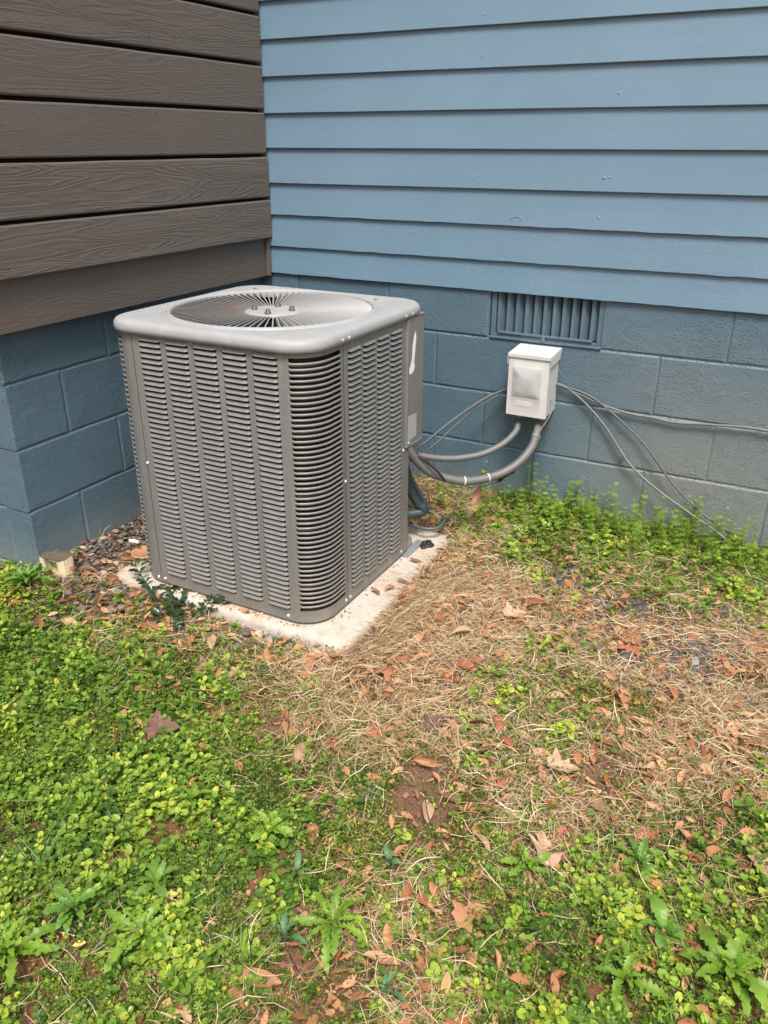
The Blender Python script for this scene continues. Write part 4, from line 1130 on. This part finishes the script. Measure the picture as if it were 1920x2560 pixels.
# tiny pale lilac flowers
x, y = scatter('round', 260, 1.0); n = len(x)
batch('weed_flowers', ov, np.stack([x, y, ghv(x, y)+U(.03, .048, n)], -1), rotm(U(0, 6.3, n), U(-.2, 1, n), U(-.6, .6, n)), U(.004, .007, n), U(0, 1, n), leafy('flower', [(0, (.5, .42, .58)), (1, (.75, .70, .8))], .6, .3),
      'tiny pale lilac flowers on the weeds', 'flowers')
def pic(x, y, z=.1):
    v = Vector((x, y, z))-CAM; d = v.dot(FWD); return 960+F_PX*v.dot(RIGHT)/d, 1280-F_PX*v.dot(UP)/d
SPOTS = [((150, 1420), 'beside the stump'), ((430, 1490), 'by the vine'), ((640, 1560), 'in front of the pad'), ((870, 1660), 'below the pad corner'), ((1010, 1480), 'beside the pad edge'), ((1090, 1380), 'at the rear end of the pad'),
         ((1250, 1230), 'under the thick conduit'), ((1450, 1300), 'in the wall weeds'), ((1800, 1330), 'where the cables meet the ground'), ((1250, 1420), 'above the star-shaped leaf'), ((1500, 1440), 'beside the dark chips'), ((1800, 1500), 'right of the dark chips'),
         ((1280, 1560), 'in the middle straw'), ((1150, 1700), 'in the straw left of the green island'), ((1400, 1720), 'around the green island'), ((1700, 1680), 'near the flat grey stone'), ((1830, 1850), 'in the straw at the right edge'), ((1080, 1850), 'by the dark curled leaf'),
         ((1400, 1930), 'near the pale star leaf'), ((1700, 2000), 'in the lower right straw'), ((450, 1750), 'in the upper green patch'), ((800, 1880), 'in the dark small-leaved patch'), ((900, 2120), 'on the central clay'), ((1150, 2080), 'left of the three-pointed leaf'), ((1500, 2120), 'right of the three-pointed leaf'),
         ((1820, 2180), 'in the weeds at the right edge'), ((1000, 2380), 'by the bottom centre rosette'), ((1350, 2400), 'in the bottom weeds'), ((1700, 2400), 'by the bushy corner rosette'), ((600, 2450), 'at the bottom edge left of centre'), ((250, 2350), 'by the lower left rosettes'), ((300, 2000), 'in the round-leaved patch')]
def zone(x, y):
    X, Y = pic(x, y); return min(SPOTS, key=lambda s: (s[0][0]-X)**2+(s[0][1]-Y)**2)[1]
# ------------------------------------------------------------ single plants
def place_label(px, py):
    return None
LIGHT = obj_leaf('lettuce_green', (.18, .32, .03), (.27, .43, .05), (.10, .20, .022), .45, .4, 22)
MID = obj_leaf('dandelion_green', (.12, .25, .035), (.19, .33, .05), (.07, .15, .025), .45, .35, 25)
BLUEG = obj_leaf('bulb_leaf_green', (.10, .21, .085), (.13, .26, .10), (.06, .13, .05), .5, .25, 25)
DARKG = obj_leaf('vine_green', (.018, .045, .018), (.035, .07, .025), (.012, .03, .012), .28, .15, 30)
def lobed_leaf(wd, lobes, seed, arch=.25, tip=.2, nseg=16):
    r = random.Random(seed); vs = []; cuts = []
    for i in range(nseg+1):
        u = i/nseg
        env = wd*(math.sin(math.pi*min(u*.92+.03, 1))**.75)*(.28+.9*u) if lobes else wd*math.sin(math.pi*min(u*.9+.06, 1))**.8*(.45+.75*u)
        w_ = env*((1.0 if i % 2 else (1-lobes))*(1+r.uniform(-.12, .12))) + .012
        if i == nseg: w_ = .004
        z = arch*math.sin(math.pi*u*.8)-tip*u*u; sk = (.035 if (i % 2 and lobes) else 0)
        rip = .03*math.sin(i*1.9+seed)+.02*r.uniform(-1, 1)
        vs += [(u-sk, -w_, z+.28*w_+rip), (u, -w_*.12, z-.004), (u, w_*.12, z-.004), (u-sk, w_, z+.28*w_-rip)]
    fs = []
    for i in range(nseg):
        for j in range(3): a = i*4+j; fs.append((a, a+4, a+5, a+1))
    mb = MB().add(vs, fs); return mb
def rosette(name, X, Y, nl, L, wd, lobes, mat, label, cat, pitch=(.2, .9), seed=0, group=None, arch=.25, full=2*math.pi, a0=0, lift=0.016):
    p = fat(X, Y); r = random.Random(seed*13+5); e = tag(empty(name, (p.x, p.y, p.z+lift)), label, cat, group)
    ms = [lobed_leaf(wd, lobes, seed*7+k, arch*r.uniform(.7, 1.3)).mesh('leaf', mat, True) for k in range(4)]
    for k in range(nl):
        o = link('leaf', ms[k % 4], None, e); t = k/max(nl-1, 1); a = a0+full*k*.382 if full == 2*math.pi else a0+full*t
        o.rotation_euler = (r.uniform(-.55, .55), -(pitch[0]+(pitch[1]-pitch[0])*t)+r.uniform(-.2, .2), a+r.uniform(-.45, .45)); s_ = L*(1.08-.45*t)*r.uniform(.62, 1.18); o.scale = (s_,)*3
    return e
rosette('leafy_weed', 720, 2010, 20, .082, .13, .55, LIGHT, 'bright lime jagged rosette low at the bottom centre, left of the bare clay', 'weed', (.05, .8), 1)
rosette('leafy_weed', 310, 2035, 22, .078, .15, .5, LIGHT, 'bright toothed rosette at the lower left, beside a yellow leaf', 'weed', (.1, .9), 2)
rosette('leafy_weed', 165, 1985, 18, .075, .17, .3, MID, 'broad soft-leaved green rosette at the lower left edge of the big weed patch', 'weed', (.3, 1.0), 3)
rosette('leafy_weed', 25, 2075, 24, .095, .12, .45, LIGHT, 'large long-leaved rosette cut by the left edge of the photograph near the bottom', 'weed', (.2, 1.0), 4)
rosette('leafy_weed', 585, 1810, 14, .060, .18, .35, LIGHT, 'small upright lime rosette in the middle of the small-leaved weeds', 'weed', (.25, 1.1), 5)
rosette('leafy_weed', 415, 1745, 11, .060, .19, .4, LIGHT, 'yellow-green toothed rosette in the round-leaved patch, upper one of the left group', 'weed', (.2, 1.0), 6)
rosette('leafy_weed', 1135, 1890, 10, .066, .18, .5, LIGHT, 'pale lobed rosette just in front of the large tan three-pointed leaf', 'weed', (.25, 1.1), 7)
rosette('leafy_weed', 1375, 1880, 13, .060, .18, .35, MID, 'mid green toothed rosette right of the large tan leaf', 'weed', (.15, 1.0), 8)
rosette('leafy_weed', 1345, 2130, 13, .068, .19, .55, LIGHT, 'lime rosette with deeply cut leaves near the bottom right', 'weed', (.15, .9), 9)
rosette('leafy_weed', 1575, 2130, 22, .092, .16, .4, LIGHT, 'largest bushy lime rosette in the bottom right corner', 'weed', (.15, 1.1), 10)
rosette('leafy_weed', 1430, 2030, 10, .060, .28, .1, MID, 'broad crinkled green rosette above the bushy one at the lower right', 'weed', (.25, .9), 11)
rosette('leafy_weed', 340, 1925, 10, .062, .2, .3, MID, 'dark toothed weed between the two lower left rosettes and the yellow leaves', 'weed', (.3, .9), 15)
rosette('leafy_weed', 65, 1275, 26, .095, .07, .0, MID, 'grassy many-leaved clump beside the wooden stump', 'weed', (.35, 1.15), 12)
rosette('leafy_weed', 1190, 1135, 8, .085, .2, .1, MID, 'broad-leaved weed in the green strip below the disconnect box', 'weed', (.3, 1.0), 13)
rosette('leafy_weed', 1245, 1010+70, 7, .05, .2, .2, MID, 'small upright weed growing against the block wall right of the conduit', 'weed', (.7, 1.3), 14)
for k, (X, Y, lab) in enumerate([(640, 1905, 'blue-green strap-leaved shoot left of the bare clay'), (840, 1880, 'blue-green strap-leaved shoot at the upper edge of the bare clay'), (620, 2045, 'blue-green strap-leaved shoot beside the bottom centre rosette'), (835, 2160, 'blue-green strap-leaved shoot at the bottom edge, centre')]):
    rosette('bulb_shoot', X, Y, 6, .045, .14, .0, BLUEG, lab, 'shoot', (.5, 1.3), 20+k, 'strap-leaved shoots')
# grass tufts
def tuft(X, Y, n, L, label, mat, seed):
    p = fat(X, Y); r = random.Random(seed); e = tag(empty('grass_tuft', p), label, 'grass tuft', 'tufts of longer grass')
    ms = []
    for k in range(3):
        vs = []; b = .25+.3*k
        for i in range(7):
            u = i/6; w_ = .020*(1-u**2)+.002; vs += [(b*u*u, -w_, u-.25*b*u*u), (b*u*u, w_, u-.25*b*u*u)]
        ms.append(MB().add(vs, [(2*i, 2*i+2, 2*i+3, 2*i+1) for i in range(6)]).mesh('blade', mat, True))
    for k in range(n):
        o = link('blade', ms[k % 3], None, e, (r.gauss(0, .008), r.gauss(0, .008), 0)); o.rotation_euler = (r.gauss(0, .25), r.gauss(.1, .25), r.uniform(0, 6.3)); s_ = L*r.uniform(.6, 1.1); o.scale = (s_,)*3
    return e
for k, (X, Y, n, L, lab) in enumerate([(85, 1880, 22, .09, 'tall blue-green grass tuft in the lower left weeds'), (270, 1800, 14, .085, 'blue-green grass tuft left of the upper toothed rosette'), (800, 1730, 18, .06, 'small dense grass tuft in the dark small-leaved patch'),
                                (400, 1610, 14, .06, 'grass tuft in front of the brown clump in the left patch'), (1185, 1920, 14, .065, 'grass tuft right of the large tan leaf'), (1170, 1620, 12, .05, 'short grass tuft in the straw right of centre'),
                                (520, 2080, 14, .07, 'grass tuft at the bottom left of centre'), (1290, 1870, 10, .055, 'thin grass tuft among round leaves right of centre')]):
    tuft(X, Y, n, L, lab, BLUEG if k in (0, 1, 2, 4) else MID, 40+k)
# periwinkle vine in front of the pad
e = tag(empty('vine', fat(360, 1290)), 'dark glossy-leaved vine creeping in front of the left end of the pad', 'vine')
vm = [lobed_leaf(.27, 0, 90+k, .12, .1, 7).mesh('leaf', DARKG, True) for k in range(3)]
stm = simple('vine_stem', (.035, .05, .02), .5); r = random.Random(5)
for path in ([(395, 1340), (375, 1300), (350, 1265), (330, 1255)], [(400, 1345), (410, 1300), (395, 1265)], [(380, 1340), (400, 1290), (425, 1275)], [(430, 1320), (470, 1295), (500, 1270), (525, 1262)], [(350, 1360), (345, 1320), (320, 1290), (300, 1270)],
             [(420, 1350), (450, 1325), (470, 1318)], [(400, 1370), (385, 1350), (370, 1330)], [(440, 1335), (480, 1330), (520, 1300)]):
    P = [fat(*a)+Vector((0, 0, .012+.022*k)) for k, a in enumerate(path)]; P = smooth_path(P, 4)
    s_ = MB().tube([p-e.location for p in P], .0013, 5).build('stem', stm, e)
    for k, p in enumerate(P[1:]):
        for sd_ in ((-1, 1) if k % 2 else (1,)):
            o = link('leaf', vm[(k+sd_) % 3], None, e, p-e.location); d = (P[min(k+2, len(P)-1)]-P[k]); a = math.atan2(d.y, d.x)+sd_*r.uniform(.6, 1.3)
            o.rotation_euler = (r.uniform(-.4, .4), -r.uniform(-.1, .7), a); o.scale = (r.uniform(.028, .042),)*3
# bare dark dead stems
twm = simple('dead_stem', (.045, .032, .025), .7)
for k, (X, Y, h_, lx_, ly_) in enumerate([(145, 1250, .10, .01, .03), (1180, 2120, .16, .02, .02), (935, 1795, .12, -.05, .03), (550, 2100, .12, -.02, .01), (1095, 1910, .13, .03, .02), (620, 1500+90, .09, .0, .02), (160, 1720, .14, -.03, .02),
                                     (250, 1800, .12, -.06, .04), (450, 1940, .12, -.01, .03), (700, 1800, .09, .01, .02), (1010, 1760, .08, .0, .0), (1410, 1110+90, .10, .0, .0), (830, 1700, .08, -.02, .01), (640, 2100, .14, -.04, .0), (90, 1600, .1, .02, .02), (380, 1560, .09, .02, .01)]):
    p = fat(X, Y); P = [p+Vector((lx_*t+.004*math.sin(t*7+k), ly_*t+.003*math.cos(t*9+k), h_*t)) for t in [i/7 for i in range(8)]]
    o = MB().tube([q_-p for q_ in P], [.0013-.0006*i/7 for i in range(8)], 5).build('dead_stem', twm, None, loc=p)
    if k % 2: MB().tube([P[4]-p, P[4]-p+Vector((.012, .006, .018)), P[4]-p+Vector((.016, .010, .035))], .0006, 4).build('side_twig', twm, o)
    tag(o, ['thin dark dead stem standing beside the wooden stump'][0] if k == 0 else ('dark dead stem ' if k != 3 else 'dead stem right of the bottom centre rosette, ')+('' if k == 3 else zone(p.x, p.y))+(', forked' if k % 2 else '')+(', leaning left' if lx_ < -.005 else (', leaning right' if lx_ > .005 else '')), 'dead stem', 'bare dark weed stems')

# ------------------------------------------------------------ fallen leaves
BR = [obj_leaf('leaf_orange', (.42, .19, .085), (.52, .27, .13), (.24, .10, .05)), obj_leaf('leaf_tan', (.44, .28, .16), (.53, .36, .22), (.26, .14, .075)),
      obj_leaf('leaf_dark', (.13, .065, .045), (.23, .11, .075), (.06, .035, .03)), obj_leaf('leaf_rust', (.33, .105, .05), (.45, .16, .07), (.16, .055, .035))]
def oval_mesh(seed, mat):
    r = random.Random(seed); n = 8; wd = r.uniform(.16, .26); curl = r.uniform(-.5, 1.3); bend = r.uniform(-.25, .35); vs = []
    for i in range(n+1):
        u = i/n; w_ = wd*math.sin(math.pi*min(u*.96+.02, 1))**.8; z = bend*math.sin(math.pi*u)*.5+.03*r.uniform(-1, 1)
        for j in (-1, -.5, 0, .5, 1): 
            th = j*curl; vs.append((u-.5, w_*(math.sin(th)/curl if abs(curl) > .05 else j)+.05*math.sin(u*3+seed), z+w_*abs(j)**1.6*curl*.55))
    mb = MB().add(vs, [(i*5+j, i*5+5+j, i*5+6+j, i*5+1+j) for i in range(n) for j in range(4)])
    mb.add([(-.5, -.008, 0), (-.68, -.006, .03), (-.68, .006, .03), (-.5, .008, 0)], [(0, 1, 2, 3)]); return mb.mesh('fallen_leaf', mat, True)
OAK = [(-.50, .015), (-.40, .05), (-.30, .17), (-.22, .07), (-.10, .09), (.02, .28), (.09, .12), (.20, .10), (.33, .25), (.36, .09), (.54, .0)]
MAPLE = [(-.42, .03), (-.46, .20), (-.30, .27), (-.24, .52), (-.08, .36), (.0, .22), (.10, .20), (.20, .34), (.27, .17), (.40, .15), (.60, .0)]
TRI = [(-.40, .03), (-.42, .20), (-.20, .30), (.16, .56), (.14, .34), (.08, .20), (.14, .12), (.26, .20), (.36, .22), (.42, .12), (.60, .0)]
def oak_mesh(seed, mat, pts=5, lob=.45):
    r = random.Random(seed); base = {3: TRI, 5: MAPLE, 7: OAK}[pts]; c = r.uniform(-.25, .75); rings = []; half = []
    for (a, b), (a2, b2) in zip(base, base[1:]):
        for t in (0, .5): half.append((a+(a2-a)*t+r.uniform(-.012, .012), max(b+(b2-b)*t, .004)))
    out = half+[base[-1]]+[(a, -b*r.uniform(.85, 1.1)) for a, b in half[::-1]]
    fold = r.uniform(.0, .7)
    for s_ in (.02, .5, .8, 1.0):
        rings.append([(x*s_, y*s_*math.cos(fold), c*(y*y*1.1+x*x*.35)*s_*s_+abs(y*s_)*math.sin(fold)*.8+.035*math.sin(5*x+seed+8*y)*s_) for x, y in out])
    mb = MB().grid(rings, True); mb.add([(-.35, -.010, 0), (-.75, -.008, .05), (-.75, .008, .05), (-.35, .010, 0)], [(0, 1, 2, 3)]); return mb.mesh('fallen_leaf', mat, True)
ovals = {m_i: [oval_mesh(m_i*20+k, BR[m_i]) for k in range(5)] for m_i in range(4)}
oaks = {m_i: [oak_mesh(m_i*20+k, BR[m_i], 5 if k % 2 else 7) for k in range(3)] for m_i in range(4)}
cname = ['orange-brown', 'tan', 'dark brown', 'rust-red']
def leaf_obj(me, x, y, L, yaw, tx, ty, lab, grp, dz=.006, z=None):
    o = link('fallen_leaf', me, None, None, (x, y, (float(ghv(np.array(x), np.array(y))) if z is None else z)+dz)); o.rotation_euler = (tx, ty, yaw); o.scale = (L,)*3
    return tag(o, lab, 'leaf', grp)
lx_, ly_ = scatter('leaf', 3000, 1.0, .35)
k = 0; taken = []; used = {}
wts = [0, 0, 0, 0, 1, 1, 2, 3, 3, 0]
for x, y in zip(lx_, ly_):
    if k >= 288: break
    X, Y = pic(x, y)
    if not (-20 < X < 1940 and Y < 2590) or any((x-a)**2+(y-b)**2 < .0007 for a, b in taken): continue
    taken.append((x, y)); mi = wts[rnd.randrange(10)]; oak = rnd.random() < .2; vi = rnd.randrange(3 if oak else 5)
    me = (oaks if oak else ovals)[mi][vi]; L = rnd.uniform(.042, .074) if oak else rnd.uniform(.034, .078); big_ = L > (.066 if oak else .056); steep = rnd.random() < .25
    shape = ('long ' if big_ else 'short ') + ('lobed' if oak else ('curled' if vi in (0, 3) else 'oval'))
    lab = f"{shape} {cname[mi]} leaf {'tilted up' if steep else 'lying flat'} {zone(x, y)}"
    yw_ = rnd.uniform(0, 6.28)
    if lab in used:
        tip = ['right', 'the wall', 'the wall', 'left', 'left', 'the viewer', 'the viewer', 'right'][int((yw_+.49) % 6.28/6.28*8) % 8]
        lab = f"{shape} {cname[mi]} leaf {zone(x, y)}, tip towards {tip}"
        if lab in used: lab = lab.replace(' leaf ', ' dead leaf ', 1)
        if lab in used: lab = lab.replace(' dead leaf ', ' dry leaf ', 1)
    used[lab] = 1
    leaf_obj(me, x, y, L, yw_, rnd.gauss(0, .3)+(.6 if steep else 0), rnd.gauss(0, .25), lab, 'fallen leaves scattered over the yard', rnd.uniform(.009, .020)); k += 1
for k in range(9):
    x, y = [(.95, -.70), (.93, -.76), (.90, -.80), (.30, -1.09), (.13, -.95), (.92, -.55), (.94, -.32), (.60, -1.085), (.10, -1.02)][k]; mi = [2, 0, 3, 0, 3, 2, 2, 1, 0][k]
    leaf_obj(ovals[mi][k % 5], x, y, .045, k*1.3, rnd.gauss(0, .3), .1, f'{cname[mi]} dry leaf on the cream pad ' + ['beside the side louvres', 'right of the unit corner', 'close to the unit base, right side', 'in front of the second louvre column', 'at its left end', 'halfway along its right arm', 'near the black tar lump', 'at its front edge', 'by the vine'][k], 'fallen leaves on the pad', .008, .107)
# the many smaller leaves and pieces between them, past the 300 that show largest
lp_ = []
for s_ in range(6):
    me = oval_mesh(900+s_, None); v = [tuple(q_.co) for q_ in me.vertices]; f = [tuple(q_.vertices) for q_ in me.polygons if len(q_.vertices) == 4]; lp_.append((v, f)); bpy.data.meshes.remove(me)
x, y = scatter('leaf', 3000, 1.1, .6); n = len(x)
litl = leafy('small_leaf', [(0, (.11, .055, .04)), (.3, (.32, .115, .055)), (.55, (.46, .22, .10)), (.8, (.54, .30, .15)), (1, (.58, .42, .27))], .6, .2)
batch('small_dead_leaves', lp_, np.stack([x, y, ghv(x, y)+U(.008, .022, n)], -1), rotm(U(0, 6.3, n), rng.normal(0, .3, n), rng.normal(0, .4, n)), U(.020, .042, n), rng.beta(2, 2, n), litl, 'small orange-brown leaves and leaf pieces mixed into the straw and weeds', 'leaf litter', True)
# particular leaves
P_L = obj_leaf('leaf_pale', (.60, .37, .24), (.64, .42, .28), (.42, .24, .15), scale=14); P_P = obj_leaf('leaf_pink', (.52, .27, .19), (.56, .30, .21), (.38, .17, .11), scale=20); YEL = obj_leaf('leaf_yellow', (.55, .47, .10), (.62, .52, .14), (.40, .30, .06), scale=30)
big = oak_mesh(301, P_L, 3, .62); bigt = oak_mesh(302, BR[1], 5, .55); bigd = oak_mesh(303, BR[2], 5, .6)
def sp(me, X, Y, L, yaw, lab, tx=0, ty=0, dz=.02):
    p = fat(X, Y); return leaf_obj(me, p.x, p.y, L, yaw, tx, ty, lab, None, dz)
sp(big, 1172, 1862, .098, 2.0, 'large tan three-pointed leaf standing out in the weeds right of the bottom centre', .5, .1, .03)
sp(bigt, 1210, 1672, .075, .3, 'pale star-shaped oak leaf on the straw in the right half', .1, .1)
sp(bigd, 940, 1575, .07, 1.1, 'dark red-brown curled oak leaf on the straw right of the small-leaved patch', .5)
sp(bigt, 1110, 1340, .075, .6, 'tan pointed oak leaf on the straw in front of the pad end', .2)
sp(BRm := oak_mesh(304, BR[0], 5, .3), 1010, 1990, .07, 1.0, 'folded orange-brown leaf lying in the lower weeds right of the clay', .4)
sp(bigt, 1640, 1890, .09, 2.2, 'pale lobed leaf at the right edge of the photograph, low down', .2)
sp(ovals[1][1], 1040, 1835, .06, 2.6, 'pale folded leaf left of the large three-pointed leaf', .3)
sp(ovals[0][2], 560, 2130, .085, .4, 'long orange leaf on the clay at the bottom left of centre', .1)
sp(oak_mesh(306, BR[2], 5, .3), 350, 1590, .085, .4, 'clump-like brown dead leaf sunk in the left green patch', .4, dz=.03)
sp(ovals[0][0], 395, 1235+30, .06, 1.4, 'orange leaf standing upright against the front edge of the pad', .2, -.9, .03)
sp(ovals[0][3], 470, 1475, .05, 1.3, 'tan leaf standing in the weeds in front of the pad', .3, -.8, .025)
sp(oval_mesh(307, YEL), 175, 2055, .024, .7, 'small yellow leaf in the lower left rosette', .3)
sp(oak_mesh(308, YEL, 5, .4), 365, 1950, .035, .7, 'yellowed lobed leaf above the lower left rosettes', .3)
sp(oak_mesh(309, BR[1], 5, .25), 1075, 1120, .0001+.055, .7, 'tan rounded leaf propped up in the green strip beside the pad end', .9, .2, .035)
p = at(*Z3(375, 945), 1, -.30); o = leaf_obj(ovals[1][2], p.x, p.y, .085, .4, 0, 0, 'pinkish leaf hanging upright under the thick conduit', None, 0, p.z); o.data = oval_mesh(410, P_P); o.rotation_euler = (R(80), R(-80), R(15))
# stones big enough to single out
SM = simple('stone_grey', (.24, .23, .21), .8, 0, .3, 30, .6, 80); SB = simple('stone_tan', (.42, .36, .27), .8, 0, .3, 30, .6, 80); SD = simple('stone_dark', (.10, .10, .10), .8, 0, .3, 30, .6, 80)
def stone(X, Y, s_, mat, label, seed, el=.75):
    r = random.Random(seed); p = fat(X, Y); P = []
    for ph in (-1.5, -1.0, -.4, .15, .6, 1.0, 1.35, 1.56):
        P.append([(math.cos(ph)*math.cos(a)*s_*(1+.13*noise.noise((math.cos(a)*1.5+seed, math.sin(a)*1.5, ph))), math.cos(ph)*math.sin(a)*s_*el*(1+.2*noise.noise((math.cos(a)*2+seed, math.sin(a)*2, ph+3))), math.sin(ph)*s_*.5) for a in [2*math.pi*k/14 for k in range(14)]])
    mb = MB().grid(P, True); o = mb.build('stone', mat, None, True, loc=p+Vector((0, 0, s_*.25))); o.rotation_euler = (r.uniform(-.2, .2), r.uniform(-.2, .2), r.uniform(0, 6.3)); tag(o, label, 'stone')
stone(1500, 1650*.0+1438, .028, SM, 'flat grey stone on the straw at the right, largest of the stones there', 1, .5)
for k, (X, Y, s_, m_, lab) in enumerate([(582, 1385, .020, SM, 'greyish pebble nearest the front corner of the pad'), (560, 1372, .018, SB, 'tan pebble second from the front corner of the pad'), (700, 1372, .016, SM, 'grey pebble just left of the pad corner among the straw'), (455, 1305, .018, SM, 'grey pebble under the vine beside the pad edge'),
                                     (540, 1325, .017, SD, 'dark pebble beside the middle of the pad front edge'), (222, 1230, .014, SB, 'cream pebble right of the wooden stump'), (225, 1290, .013, SB, 'pale tan pebble below the wooden stump'), (600, 1345, .015, SM, 'small grey pebble touching the pad front edge'),
                                     (20, 1195, .03, SM, 'grey slab of stone at the foot of the foundation corner'), (680, 1415, .018, SB, 'cream rounded stone below the pad corner'), (1405, 1395, .014, SB, 'cream pebble among the dark chips at the right'), (1290, 1400, .016, SD, 'dark stone among the straw at the right')]):
    stone(X, Y, s_, m_, lab, k+3)
print('done')
